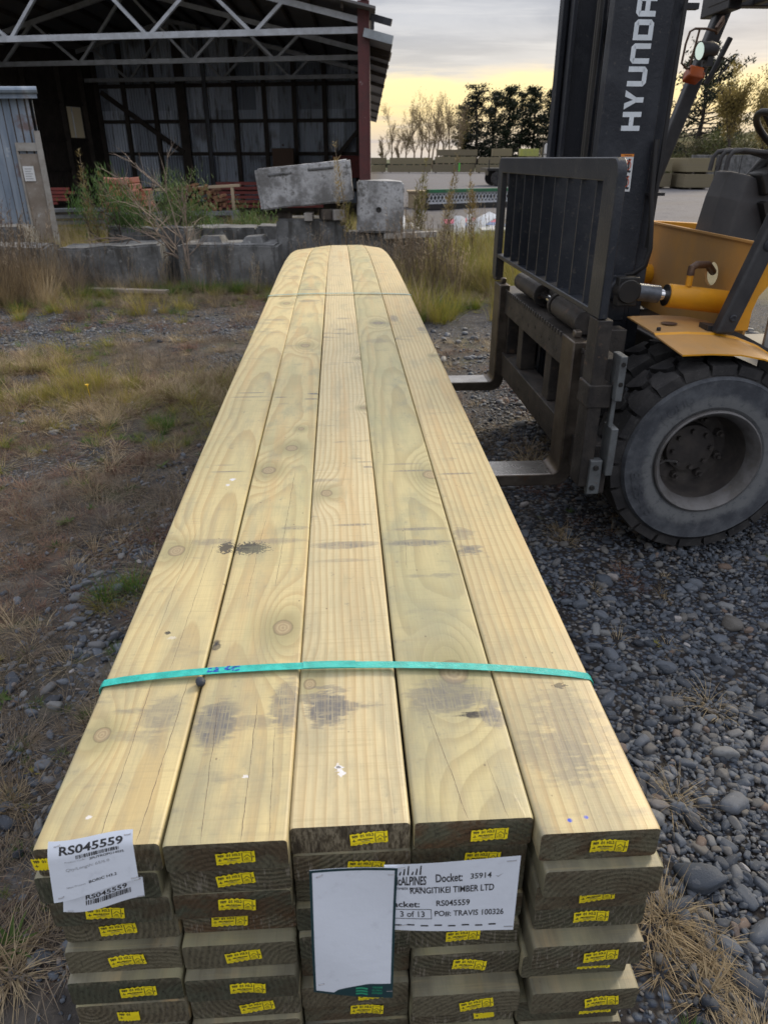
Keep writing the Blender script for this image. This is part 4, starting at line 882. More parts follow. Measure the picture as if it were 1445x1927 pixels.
# drive wheels, dual on each side
def wheel(yc, sgn, outer=True):
    c = (0, yc, .4154); ax = (0, sgn, 0)
    e = bpy.data.objects.new('wheel', None); COL.objects.link(e); e.parent = FL; e.location = c; e.empty_display_size = .1
    mb = MB(); Wd = .235
    mb.lathe([(.225, -.012), (.238, .0), (.30, .010), (.345, .004), (.352, .006), (.358, -.002), (.362, -.010)], (0, 0, 0), ax, 72, 1)
    mb.lathe([(.362, -.010), (.385, -.020), (.392, -.04), (.394, -Wd/2), (.392, -Wd+.04), (.385, -Wd+.02), (.30, -Wd), (.225, -Wd)], (0, 0, 0), ax, 72, 0)
    nL = 22
    for side in (0, 1):
        for i in range(nL):
            a0 = 2*math.pi*(i+.5*side)/nL; da = 2*math.pi/nL*.90
            # chevron block: broad at the shoulder, stepped towards the centre
            outl = [(0, .008), (.0, .052), (.10, .078), (.32, .122), (.66, .122), (.72, .082), (1., .060), (1., .008)]
            def P3(u, w, r):
                a = a0+da*u; h_ = -w if side == 0 else -(Wd-w); rr_ = r-.010*max(0, (.030-w)/.030)
                return (rr_*math.cos(a), sgn*h_, rr_*math.sin(a))
            k = len(outl); top = [P3(u*.96+.02, w+.002, .4154) for u, w in outl]; bot = [P3(u, w, .378) for u, w in outl]
            mb.add(top+bot, [list(range(k))]+[(q, k+q, k+(q+1) % k, (q+1) % k) for q in range(k)], 0)
    ty = mb.build('tyre', ['tyre_rubber', 'tyre_sidewall'], e, 30)
    if outer:
        m4 = MB()
        for s, a0, a1, rad, hh in (('8.25-15', 228, 186, .286, .040), ('SOLID', 140, 112, .280, .034), ('8.25-15', 48, 8, .286, .040)):
            mid = R((a0+a1)/2)
            def fa(u, v):
                a = R(a0+(a1-a0)*u); r = rad+hh*v
                if s == '8.25-15' and a0 > 180: a = R(a1+(a0-a1)*u); r = rad+hh*(1-v); 
                # angle seen from the near side: x points left in the picture
                return (-r*math.cos(a), sgn*.0115-.0, r*math.sin(a))
            put_text(m4, s, (0, 0, 1, 1), fa, 0, 0.)
        m4.build('lettering', ['tyre_sidewall'], ty, None, recalc=False)
    mb = MB(); mb.lathe([(.225, -.015), (.224, .008), (.218, .012), (.212, .008), (.200, -.012), (.190, -.030), (.186, -.05)], (0, 0, 0), ax, 64, 0)
    mb.lathe([(.186, -.05), (.183, -.10), (.176, -.17), (.165, -.19), (.11, -.195), (.105, -.16), (.06, -.15), (.0, -.15)], (0, 0, 0), ax, 64, 1)
    mb.tube([(.165, sgn*-.11, -.055), (.13, sgn*-.10, -.03), (.10, sgn*-.06, -.02)], .005, 6, 0)
    rm = mb.build('rim', ['rim_grey', 'rim_deep'], e, 40)
    mb = MB()
    for i in range(8):
        a = 2*math.pi*i/8+.3; p = Vector((.137*math.cos(a), sgn*-.193, .137*math.sin(a)))
        mb.lathe([(.0, .05), (.009, .05), (.009, .03), (.017, .03), (.019, .0)], p, ax, 6, 0)
        a += .39; p = Vector((.082*math.cos(a), sgn*-.158, .082*math.sin(a))); mb.lathe([(.0, .022), (.010, .022), (.011, .0)], p, ax, 6, 0)
    parts(mb, 'wheel_nut', ['rim_deep'], rm, smooth=30)
    return e
wheel(0, 1); wheel(-.29, 1, False); wheel(2*CB, -1); wheel(2*CB+.29, -1, False)
# tilt cylinder
def tilt(y):
    mb = MB(); A, Bp = Vector((.25, y, 1.035)), Vector((-.16, y, .985)); d = (Bp-A).normalized()
    mb.tube([A+d*.16, A+d*.17, A+d*.46], [.040, .050, .050], 24)
    q = A+d*.25+Vector((0, .01, .05)); mb.tube([q, q+Vector((0, 0, .05))], .014, 12)
    o = mb.build('tilt_cylinder', ['forklift_yellow'], FL, 40)
    mb = MB(); mb.tube([A+d*.03, A+d*.125], .037, 20); mb.build('rod_sleeve', ['rod_cover'], o, 40)
    mb = MB(); mb.tube([A+d*.10, A+d*.20], .024, 16); mb.build('rod', ['chrome'], o, 40)
    mb = MB(); mb.tube([A+d*.157, A+d*.1615], .046, 24); mb.build('seal', ['grease_black'], o, 40)
    mb = MB(); mb.tube([q+Vector((0, 0, .045)), q+Vector((0, 0, .075)), q+Vector((-.03, -.02, .085)), q+Vector((-.12, -.10, .075)), q+Vector((-.2, -.2, .03))], .016, 10); mb.build('oil_pipe', ['rust_brown'], o, 40)
    mb = MB(); mb.tube([A-d*.02+Vector((0, -.035, 0)), A-d*.02+Vector((0, .04, 0))], .05, 20); mb.cbox(A+Vector((.02, 0, .0)), (.09, .05, .12)); mb.build('clevis', ['grease_black'], o, 40, .004)
tilt(-.46); tilt(mir(-.46))
# cowl: front panel with an oval opening, near cheek, floor
def panel_hole(mb, y0, y1, z0, z1, hc, hr, x0, x1, n=32):
    def onrect(a):
        dx_, dz_ = math.cos(a), math.sin(a); t = 9
        if dx_ > 1e-6: t = min(t, (y1-hc[0])/dx_)
        if dx_ < -1e-6: t = min(t, (y0-hc[0])/dx_)
        if dz_ > 1e-6: t = min(t, (z1-hc[1])/dz_)
        if dz_ < -1e-6: t = min(t, (z0-hc[1])/dz_)
        return hc[0]+dx_*t, hc[1]+dz_*t
    an = sorted([2*math.pi*i/n for i in range(n)]+[math.atan2(z-hc[1], y-hc[0]) % (2*math.pi) for y in (y0, y1) for z in (z0, z1)])
    o = [onrect(a) for a in an]; h_ = [(hc[0]+hr[0]*math.cos(a), hc[1]+hr[1]*math.sin(a)) for a in an]; k = len(an)
    V = [(x1, *p) for p in o]+[(x1, *p) for p in h_]+[(x0, *p) for p in o]+[(x0, *p) for p in h_]; F = []
    for i in range(k):
        j = (i+1) % k; F += [(i, j, k+j, k+i), (2*k+j, 2*k+i, 3*k+i, 3*k+j), (k+i, k+j, 3*k+j, 3*k+i), (j, i, 2*k+i, 2*k+j)]
    mb.add(V, F)
mb = MB(); panel_hole(mb, -1.50, -.30, .80, 1.242, (-.665, 1.075), (.062, .052), -.212, -.20)
mb.box((-.20, -1.5, 1.236), (-.188, -.30, 1.246))
mb.build('front_panel', ['forklift_dusty_yellow'], FL, None)
mb = MB()
def cheek(y0, y1):
    arc = [(-.36-.15*math.cos(R(a))*-1*0, 0) for a in ()]
    pl_ = [(-.20, .90), (-.065, .905), (-.075, .93)]+[(-.20, 1.242), (-.30, 1.235), (-.62, 1.21)]
    rec = [(-.62, 1.16), (-.42, 1.16), (-.33, 1.14), (-.26, 1.10), (-.215, 1.04), (-.20, .98), (-.20, .93)]
    pl_ = [(-.075, .90), (-.075, .94), (-.135, 1.09), (-.198, 1.242), (-.30, 1.238), (-.62, 1.22)]+rec+[(-.20, .90)]
    n = len(pl_); mb.add([(x, y0, z) for x, z in pl_]+[(x, y1, z) for x, z in pl_], [list(range(n)), list(range(n, 2*n))[::-1]]+[(i, (i+1) % n, n+(i+1) % n, n+i) for i in range(n)])
cheek(-.30, -.262); cheek(mir(-.262), mir(-.30))
parts(mb, 'cowl_cheek', ['forklift_yellow'], FL, bevel=.003)
mb = MB(); mb.box((-.55, -.262, 1.178), (-.25, -.259, 1.222)); ck = mb.build('white_decal', ['decal_white'], FL)
mb = MB()
for i in range(6): x = -.28-.03*i; mb.tube([(x+.01*math.cos(a), -.2585, 1.2+.012*math.sin(a)) for a in [R(40*k-80) for k in range(8)]], .0012, 4)
mb.build('marking', ['ink_grey'], ck)
mb = MB(); mb.box((-1.35, -1.45, .55), (-.24, -.34, .62)); mb.box((-.24, -1.3, .45), (.05, -.5, .80)); mb.box((-1.9, -1.35, .35), (-.25, -.45, .56)); mb.build('chassis', ['grease_black'], FL, None, .01)
mb = MB(); mb.box((-1.0, -.33, .78), (-.30, .02, .80)); mb.box((-1.0, -.33, .66), (-.62, .0, .68)); mb.box((-.98, -.34, .62), (-.32, -.32, 1.0)); parts(mb, 'step', ['step_grey'], FL, smooth=None, bevel=.004)
# fender over the drive wheel
def fender(near):
    s = (lambda y: y) if near else mir
    prof = [(.225, .915), (.08, .918), (-.04, .912), (-.14, .893), (-.24, .856), (-.34, .80), (-.42, .735)]
    mb = MB(); K = len(prof)
    def pt(i, w, dz=0):
        x, z = prof[i]; 
        y = (-.52, -.235, -.225, .005)[w]; z2 = z-(0, .012, .020, .045)[w]
        return (x-(0, .01, .012, .03)[w] if i == 0 else x, s(y), z2+dz)
    for w in range(3):
        m_ = 1 if w == 1 else 0
        for i in range(K-1): mb.add([pt(i, w), pt(i+1, w), pt(i+1, w+1), pt(i, w+1)], [(0, 1, 2, 3)], m_); mb.add([pt(i, w, -.006), pt(i+1, w, -.006), pt(i+1, w+1, -.006), pt(i, w+1, -.006)], [(3, 2, 1, 0)], 2)
        mb.add([pt(0, w), pt(0, w+1), pt(0, w+1, -.006), pt(0, w, -.006)], [(0, 1, 2, 3)], 0)
    for i in range(K-1): mb.add([pt(i, 3), pt(i+1, 3), pt(i+1, 3, -.006), pt(i, 3, -.006)], [(0, 1, 2, 3)], 1)
    o = mb.build('fender', ['forklift_dusty_yellow', 'forklift_yellow', 'grease_black'], FL, 25)
    mb = MB(); mb.lathe([(0, .014), (.007, .014), (.009, .01), (.009, 0)], (.185, s(-.265), .905), (0, 0, 1), 6); parts(mb, 'bolt', ['grease_black'], o)
    mb = MB(); mb.lathe([(0, .0015), (.028, .001), (.034, 0)], (.10, s(-.36), .916), (0, 0, 1), 20); mb.build('cap', ['rust_brown'], o, 40)
    mb = MB(); tr = [(-.02, .925), (-.10, .915), (-.18, .885), (-.27, .842), (-.37, .79), (-.46, .745)]
    for i in range(len(tr)-1): (x0, z0), (x1, z1) = tr[i], tr[i+1]; mb.hexa([(x0, s(-.335), z0-.035), (x1, s(-.335), z1-.035), (x1, s(-.255), z1-.035), (x0, s(-.255), z0-.035), (x0, s(-.335), z0), (x1, s(-.335), z1), (x1, s(-.255), z1), (x0, s(-.255), z0)])
    mb.build('edge_trim', ['guard_black'], o, None)
fender(True); fender(False)
# overhead guard
def leg(y0, y1):
    mb = MB(); a = lambda z: -.035-.295*(z-.91); n = 2; d = .075
    mb.hexa([(a(.90)-d, y0, .90), (a(.90), y0, .90), (a(.90), y1, .90), (a(.90)-d, y1, .90), (a(2.24)-d, y0, 2.24), (a(2.24), y0, 2.24), (a(2.24), y1, 2.24), (a(2.24)-d, y1, 2.24)])
    return mb.build('guard_leg', ['guard_black'], FL, None, .012, 3)
l1 = leg(-.262, -.20); l2 = leg(mir(-.20), mir(-.262))
mb = MB()
for z, r in ((1.245, .022), (.965, .015)): x = -.035-.295*(z-.91)-.038; mb.lathe([(0, .004), (r*.7, .006), (r, .003), (r, -.002)], (x, -.20, z), (0, 1, 0), 20)
parts(mb, 'bolt', ['mast_black'], l1, smooth=40)
mb = MB(); mb.box((-.50, -1.62, 2.235), (-.40, -.18, 2.295)); mb.box((-1.75, -1.62, 2.235), (-1.65, -.18, 2.295))
for y in (-1.62, -.25): mb.box((-1.65, y, 2.236), (-.50, y+.07, 2.294))
for i in range(7): x = -.62-.15*i; mb.box((x-.02, -1.55, 2.24), (x+.02, -.25, 2.27))
mb.box((-.47, -1.70, 2.20), (-.402, -1.40, 2.292))
mb.build('guard_roof', ['guard_black'], FL, None, .006)
mb = MB()
for y in (-1.6, -.26): mb.bar((-1.70, y, 2.2), (-1.62, y, 1.0), .06, .08)
parts(mb, 'rear_leg', ['guard_black'], FL, smooth=None, bevel=.008)
# work light, indicator, lamp hoop, cab rod on the far leg
mb = MB(); c = Vector((-.335, -1.40, 2.03)); mb.lathe([(0, -.055), (.026, -.05), (.038, -.02), (.040, .03), (.043, .042), (.039, .042)], c, (.97, .14, -.1), 24); mb.cbox(c+Vector((-.01, 0, -.05)), (.03, .07, .04)); mb.tube([c+Vector((-.0, 0, -.05)), (-.36, -1.5, 1.94)], .009, 8)
wl = mb.build('work_light', ['guard_black'], FL, 40)
mb = MB(); mb.lathe([(0, .041), (.037, .041), (.038, .038)], c, (.97, .14, -.1), 24); mb.build('lens', ['lamp_glass'], wl, 40)
mb = MB(); c = Vector((-.285, -1.40, 1.925)); q = Matrix.Rotation(R(20), 3, 'X') @ Matrix.Rotation(R(-12), 3, 'Y'); mb.cbox(c, (.075, .075, .055), q.to_quaternion()); mb.cbox(c+Vector((-.05, -.03, .0)), (.03, .05, .03))
mb.build('indicator', ['amber_lens'], FL, None, .008)
mb = MB(); mb.tube([(-.40, -1.45, 2.14), (-.385, -1.38, 2.14), (-.345, -1.36, 2.105), (-.29, -1.35, 2.112), (-.235, -1.35, 2.112), (-.212, -1.35, 2.10), (-.200, -1.35, 2.05), (-.195, -1.35, 1.97), (-.23, -1.37, 1.95), (-.30, -1.40, 1.955)], .0055, 8)
mb.tube([(-.258, -1.35, 2.112), (-.25, -1.35, 2.05), (-.24, -1.36, 1.96)], .0055, 8); mb.bar((-.345, -1.36, 2.105), (-.40, -1.42, 2.16), .012, .035)
mb.build('lamp_hoop', ['rust_brown'], FL, 40)
mb = MB(); mb.tube([(-.47, -1.46, 2.09), (-.405, -1.46, 1.93), (-.385, -1.46, 1.89)], .014, 10); mb.tube([(-.43, -1.44, 2.01), (-.47, -1.42, 1.99), (-.455, -1.42, 1.95), (-.43, -1.42, 1.93), (-.425, -1.42, 1.89)], .004, 6)
mb.tube([(-.34, -1.40, 1.97), (-.30, -1.41, 1.94), (-.335, -1.44, 1.90), (-.36, -1.45, 1.95), (-.39, -1.44, 1.99)], .004, 6)
mb.build('cable', ['hose_rubber'], FL, 40)
# steering column cover, wheel, levers, dash
mb = MB(); secs = []
for (x0, x1, z, hw, ch) in ((-.235, -.48, 1.17, .13, .035), (-.262, -.50, 1.37, .125, .035), (-.29, -.51, 1.48, .115, .035)):
    secs.append([(x0, CB-hw+ch, z+.02), (x0-.035, CB-hw, z+.015), (x1, CB-hw, z-.06), (x1, CB+hw, z-.06), (x0-.06, CB+hw, z+.005), (x0, CB+hw-ch*2, z+.02)])
vs = sum(secs, []); F = [tuple(range(6)), tuple(range(12, 18))[::-1]]
for k in range(2):
    for i in range(6): F.append((k*6+i, k*6+(i+1) % 6, k*6+6+(i+1) % 6, k*6+6+i))
mb.add(vs, F); mb.build('column_cover', ['plastic_charcoal'], FL, None, .008)
mb = MB(); c = Vector((-.535, CB+.02, 1.635)); nrm = Vector((-.62, 0, .78)); u = Vector((0, 1, 0)); w = nrm.cross(u)
ring = [c+(u*math.cos(a)+w*math.sin(a))*.165 for a in [2*math.pi*i/40 for i in range(41)]]; mb.tube(ring, .0155, 12, cap=False)
for a in (.5, 2.6, 4.7): mb.tube([c-nrm*.03, c+(u*math.cos(a)+w*math.sin(a))*.16], [.02, .010], 8)
mb.lathe([(0, .0), (.045, -.005), (.05, -.03)], c, nrm, 20); mb.tube([c-nrm*.03, c-nrm*.22], .025, 12)
mb.build('steering_wheel', ['grease_black'], FL, 40)
mb = MB(); mb.box((-.62, -1.40, 1.17), (-.24, -.40, 1.20)); mb.tube([(-.40, CB, 1.44), (-.55, CB, 1.45)], .05, 14); mb.cbox((-.47, CB+.10, 1.47), (.16, .13, .10), Matrix.Rotation(R(20), 3, 'Y').to_quaternion())
mb.build('dashboard', ['grease_black'], FL, 40, .01)
mb = MB()
for i, y in enumerate((-.83, -.80, -.77)):
    x = -.222-.022*i; mb.tube([(x, y-.08, 1.50), (x-.005, y-.08, 1.555), (x-.02, y-.075, 1.578), (x-.06, y-.06, 1.585), (x-.16, y-.04, 1.575), (x-.22, y, 1.555)], .010, 10)
parts(mb, 'lever_hoop', ['plastic_charcoal'], FL, smooth=40)
mb = MB(); mb.cbox((-.45, CB+.13, 1.30), (.02, .1, .16), Matrix.Rotation(R(25), 3, 'Y').to_quaternion()); mb.build('pedal', ['grease_black'], FL)
# body behind the driver's place (beyond the picture's edge)
mb = MB(); mb.box((-1.9, -1.38, .62), (-1.0, -.42, 1.05)); mb.build('engine_hood', ['forklift_yellow'], FL, None, .04, 3)
mb = MB(); mb.prism([(-1.75, .35), (-2.45, .45), (-2.55, .8), (-2.5, 1.1), (-1.75, 1.1)], lambda x, z, y: (x, y, z), -1.5, -.3); mb.build('counterweight', ['forklift_yellow'], FL, None, .06, 4)
mb = MB(); mb.box((-1.55, -1.15, 1.05), (-1.05, -.65, 1.17)); mb.cbox((-1.55, CB, 1.42), (.12, .48, .55), Matrix.Rotation(R(-10), 3, 'Y').to_quaternion()); mb.build('seat', ['grease_black'], FL, None, .04, 3)
for y, sg in ((-.36, 1), (-1.44, -1)):
    e = bpy.data.objects.new('wheel', None); COL.objects.link(e); e.parent = FL; e.location = (-1.95, y, .33)
    mb = MB(); mb.lathe([(.18, 0), (.29, .0), (.325, -.02), (.33, -.1), (.325, -.18), (.29, -.2), (.18, -.2)], (0, 0, 0), (0, sg, 0), 40); mb.build('tyre', ['tyre_rubber'], e, 40)
    mb = MB(); mb.lathe([(.185, .002), (.165, -.03), (.10, -.05), (0, -.05)], (0, 0, 0), (0, sg, 0), 40); mb.build('rim', ['rim_grey'], e, 40)

# ------------------------------------------------------------------ open-fronted shed on the left
pmat('truss_paint', (.50, .53, .58), (.36, .38, .41), 4, .5, .2, .1, 40, speck=((.20, .12, .08), 9, .64, .6))
pmat('red_primer', (.105, .024, .026), (.065, .022, .024), 3, .55, 0, .15, 30, speck=((.34, .30, .30), 5, .66, .7))
pmat('dark_timber', (.050, .041, .035), (.08, .066, .056), 3, .8, 0, .3, 20)
pmat('roof_iron_dark', (.13, .135, .15), (.17, .16, .155), 2, .6, .3)
pmat('fascia_grey', (.36, .40, .44), (.25, .28, .31), 3, .5)
g = newmat('old_iron_sheet'); x, y, z = g.xyz(g.obj())
u_ = g.m('ADD', x, g.m('MULTIPLY', y, .31)); cell = g.comb(g.m('FLOOR', g.m('MULTIPLY', u_, 1.25)), g.m('FLOOR', g.m('MULTIPLY', z, .62)), 0.)
wn = g.n('ShaderNodeTexWhiteNoise', noise_dimensions='3D'); g.set(wn.inputs[0], cell)
n_ = g.noise(g.comb(g.m('MULTIPLY', u_, 6.), g.m('MULTIPLY', z, .8), 0.), 1., 5, .6)
c = g.mix(wn.outputs[0], (.25, .29, .36), (.70, .78, .90)); c = g.mix(g.ss(n_, .5, .75), c, (.10, .085, .07)); c = g.mix(g.m('MULTIPLY', g.ss(g.noise(g.obj(), .8, 5), .55, .7), .6), c, (.08, .05, .035))
g.out(c, .5, .35, None, .4)
g = newmat('hut_iron'); x, y, z = g.xyz(g.obj())
n_ = g.noise(g.comb(g.m('MULTIPLY', x, 5.), g.m('MULTIPLY', z, .7), 1.), 1., 6, .6); n2 = g.noise(g.comb(g.m('MULTIPLY', x, 1.3), g.m('MULTIPLY', z, 1.), 4.), 1.6, 5, .65)
c = g.ramp(n_, [(.25, (.10, .13, .18)), (.45, (.20, .25, .32)), (.6, (.27, .32, .39)), (.8, (.42, .47, .53))])
c = g.mix(g.m('MULTIPLY', g.ss(n2, .56, .68), .75), c, (.16, .09, .07)); c = g.mix(g.m('MULTIPLY', g.ss(g.noise(g.obj(), 2.7, 6, .7), .62, .70), .7), c, (.50, .54, .58))
g.out(c, .55, .25, None, .35)
g = newmat('skylight_pane'); g.out((.62, .58, .48), .6, 0, None, .3, .75)
def SH(u, w, z): return Vector((-.45-u-.03*w, 19.6+.16*u+w, z))
SHED = thing('open_shed', 'big dark open-fronted iron shed with pale roof trusses and red post', 'shed', (-.45, 19.6, 0))
def shedpart(mb, name, mat, **k):
    off = Vector((-.45, 19.6, 0)); mb.v = [tuple(Vector(p)-off) for p in mb.v]; return parts(mb, name, mat, SHED, **k) if name in ('brace', 'bracket', 'girt', 'wall_post', 'side_framing', 'purlin', 'skylight', 'side_wall', 'roof') else mb.build(name, mat, SHED, **k)
def rz_(u): return 4.40+.231*(u if u < 7 else 14-u)
SPAN = 14.
for k, w in enumerate((0, 4.9, 10.2)):
    mb = MB(); q = .11; yk = (0, 1, 0)
    mb.bar(SH(0, w, 4.2), SH(14, w, 4.2), .10, .13)
    mb.bar(SH(0, w, 4.36), SH(7, w, rz_(7)), .09, .13); mb.bar(SH(14, w, 4.36), SH(7, w, rz_(7)), .09, .13)
    tn = [0, 1.86, 3.85, 7.0, 10.15, 12.14, 14]; bn = [2.62, 5.2, 8.8, 11.38]
    for a, b in ((1, 2.62), (2, 2.62), (2, 5.2), (3, 5.2), (3, 8.8), (4, 8.8), (4, 11.38), (5, 11.38)):
        u0 = tn[a]; d = .05 if b > u0 else -.05; mb.bar(SH(u0, w-.003, rz_(u0)-.03), SH(b-d, w-.003, 4.22), .085, .075)
    shedpart(mb, 'roof_truss', 'truss_paint')
mb = MB()                               # main post, its cap and brackets
mb.bar(SH(.02, -.05, 0), SH(.02, -.05, 4.75), .09, .27, (1, 0, 0)); mb.bar(SH(-.09, .02, 0), SH(-.09, .02, 4.75), .22, .03, (1, 0, 0)); mb.bar(SH(.13, .02, 0), SH(.13, .02, 4.75), .22, .03, (1, 0, 0))
mb.bar(SH(.0, -.05, 4.75), SH(.0, -.05, 5.6), .16, .16, (1, 0, 0))
shedpart(mb, 'front_post', 'red_primer')
mb = MB(); mb.bar(SH(14, -.05, 0), SH(14, -.05, 4.4), .24, .24, (1, 0, 0)); shedpart(mb, 'front_post', 'red_primer')
def corr(mb, p0, p1, z0, z1, n, amp, nrm, m=0, topf=None):
    base = len(mb.v); p0, p1, nrm = Vector(p0), Vector(p1), Vector(nrm)
    for i in range(n+1):
        p = p0.lerp(p1, i/n)+nrm*amp*(1 if i % 2 else -1)
        for z in (z0, topf(i/n) if topf else z1): mb.v.append((p.x, p.y, z))
    for i in range(n): mb.f.append([base+2*i, base+2*i+2, base+2*i+3, base+2*i+1]); mb.mi.append(m)
mb = MB(); corr(mb, SH(0, 11, 0), SH(13.9, 11, 0), -.02, 4.6, 250, .012, (0, 1, 0), topf=lambda t: rz_(t*13.9)+.19); shedpart(mb, 'back_wall', 'old_iron_sheet')
mb = MB(); corr(mb, SH(-.12, .3, 0), SH(-.05, 11, 0), -.02, 4.49, 170, .012, (1, 0, 0)); shedpart(mb, 'side_wall', 'roof_iron_dark')
A0, A1 = SH(13.9, .2, 0), SH(10.5, 11, 0)
mb = MB(); L_ = lambda t: A0.lerp(A1, t)
corr(mb, L_(0), L_(.80), -.02, 4.6, 120, .012, (1, 0, 0), topf=lambda t: 4.48+.6*t); corr(mb, L_(.80), L_(.90), -.02, 2.25, 16, .012, (1, 0, 0)); corr(mb, L_(.80), L_(.90), 3.30, 5.15, 16, .012, (1, 0, 0)); corr(mb, L_(.90), L_(1), -.02, 5.2, 16, .012, (1, 0, 0))
shedpart(mb, 'side_wall', 'dark_timber')
mb = MB()
for a, b in ((.802, .847), (.853, .898)): p, q = L_(a), L_(b); mb.hexa([(*p.xy, 2.26), (*q.xy, 2.26), (q.x-.01, q.y, 2.26), (p.x-.01, p.y, 2.26), (*p.xy, 3.29), (*q.xy, 3.29), (q.x-.01, q.y, 3.29), (p.x-.01, p.y, 3.29)])
shedpart(mb, 'skylight', 'skylight_pane')
mb = MB()                               # posts, girts and braces against the walls
BW = lambda u, v: at(u, v, 0) if False else None
def onback(u_, z, w=10.85): return SH(u_, w, z)
for i, u in enumerate((.2, 1.45, 2.6, 3.75, 4.9, 6.05, 7.0, 8.1, 9.3, 10.4)): mb.bar(onback(u, 0), onback(u, rz_(u)-.05), .16 if i not in (6,) else .34, .12, (0, 1, 0))
shedpart(mb, 'wall_post', 'dark_timber')
mb = MB()
for z in (.45, 1.72, 2.85, 4.05): mb.bar(onback(0, z, 10.93), onback(10.4, z, 10.93), .10, .12)
shedpart(mb, 'girt', 'dark_timber')
mb = MB(); mb.bar(onback(10.2, 3.85, 10.75), onback(7.1, 1.75, 10.75), .07, .17); mb.bar(onback(2.0, .6, 10.75), onback(.2, 2.5, 10.75), .07, .14); shedpart(mb, 'brace', 'dark_timber')
mb = MB()
for t in (.2, .42, .62, .79, .91): p = L_(t); mb.bar((p.x+.12, p.y, 0), (p.x+.12, p.y, 4.6), .14, .18, (1, 0, 0))
for z in (1.2, 2.2, 3.4): p, q = L_(0), L_(1); mb.bar((p.x+.06, p.y, z), (q.x+.06, q.y, z), .08, .12)
shedpart(mb, 'side_framing', 'dark_timber')
mb = MB(); mb.bar(SH(6.25, 6.5, 0), SH(6.0, 6.5, 5.7), .14, .14, (0, 1, 0)) if False else mb.bar(SH(5.55, 8.5, 0), SH(5.6, 8.5, 5.6), .12, .12, (0, 1, 0)); shedpart(mb, 'inner_post', 'mast_black')
mb = MB()                               # roof sheeting over purlins, near slope's barge edge
for a, b in ((-.25, 7), (14.25, 7)):
    z0, z1 = rz_(0)+.17-(.058), rz_(7)+.17
    for w0, w1 in ((-.55, 11.4),): mb.hexa([SH(a, w0, z0), SH(b, w0, z1), SH(b, w1, z1), SH(a, w1, z0), SH(a, w0, z0+.05), SH(b, w0, z1+.05), SH(b, w1, z1+.05), SH(a, w1, z0+.05)])
shedpart(mb, 'roof', 'roof_iron_dark')
mb = MB()
for i in range(9):
    for sgn in (0, 1): u = .5+.78*i; u = 14-u if sgn else u; mb.bar(SH(u, -.4, rz_(u)+.12), SH(u, 11, rz_(u)+.12), .06, .13)
shedpart(mb, 'purlin', 'dark_timber')
mb = MB(); mb.bar(SH(1.85, -.05, rz_(1.85)+.08), SH(1.85, -.05, rz_(1.85)+.34), .06, .06, (1, 0, 0)); mb.bar(SH(-.14, .0, 4.45), SH(-.62, -.02, 4.32), .08, .14)
mb.bar(SH(-.2, -.02, 4.20), SH(-.2, -.02, 4.5), .05, .05, (1, 0, 0)); shedpart(mb, 'bracket', 'mast_black')
EA = thing('lean_to_roof', 'dark underside of a low roof running back behind the red post, pale fascia', 'roof', (-.3, 19.4, 0))
mb = MB(); p = [Vector((-.45, 19.4, 4.05)), Vector((.19, 19.2, 3.86)), Vector((-.55, 58, 3.86)), Vector((-1.9, 58, 4.2))]; off = Vector((-.3, 19.4, 0)); dn = Vector((0, 0, .12))
mb.hexa([q-off for q in p]+[q+dn-off for q in p]); mb.build('roof_sheet', ['roof_iron_dark'], EA)
mb = MB(); mb.bar(Vector((-.46, 19.38, 4.13))-off, Vector((.20, 19.17, 3.95))-off, .03, .17); mb.build('fascia', ['fascia_grey'], EA)
for i in range(9):
    t = (i+.5)/9.; a = p[0].lerp(p[3], t**2*.9+.03); b = p[1].lerp(p[2], t**2*.9+.03); mb = MB(); mb.bar(a-off-dn*.4, b-off-dn*.4, .10, .1); mb.build('rafter', ['dark_timber'], EA)
mb = MB()
for yy in (30, 44, 57): x = -.45-(yy-19.4)*.037; mb.bar((x-off.x, yy-off.y, 0), (x-off.x, yy-off.y, 4.1), .15, .15, (1, 0, 0))
mb.build('post', ['dark_timber'], EA)

# ------------------------------------------------------------------ little iron hut at far left
HUT = thing('iron_hut', 'small weathered blue-grey iron hut with rusty patches and patched doorway', 'hut', (-5.56, 13, 0), R(30))
mb = MB(); corr(mb, (-3.4, .55, 0), (-.06, .02, 0), -.05, 2.5, 60, .0035, (0, 1, 0)); mb.build('front_wall', ['hut_iron'], HUT, None, recalc=False)
mb = MB(); corr(mb, (0, 0, 0), (-.25, 2.4, 0), -.05, 2.5, 40, .008, (1, 0, 0)); mb.build('side_wall', ['hut_iron'], HUT, None, recalc=False)
mb = MB(); mb.hexa([(-3.4, .56, 0), (-.05, .02, 0), (-.27, 2.38, 0), (-3.5, 2.6, 0), (-3.4, .56, 2.4), (-.05, .02, 2.4), (-.27, 2.38, 2.4), (-3.5, 2.6, 2.4)]); mb.build('inner_lining', ['dark_timber'], HUT)
mb = MB(); mb.hexa([(-3.6, .40, 2.28), (.06, -.14, 2.40), (-.2, 2.55, 2.5), (-3.6, 2.8, 2.5), (-3.6, .40, 2.44), (.06, -.14, 2.55), (-.2, 2.55, 2.68), (-3.6, 2.8, 2.7)]); mb.tube([(-3.6, .38, 2.40), (.07, -.16, 2.51)], .05, 8); mb.build('roof', ['hut_iron'], HUT, 40)
pmat('bare_ply', (.20, .165, .135), (.30, .27, .24), 3, .8, 0, .2, 25, speck=((.42, .43, .44), 6, .6, .8)); pmat('pale_board', (.36, .35, .33), (.24, .22, .20), 4, .8)
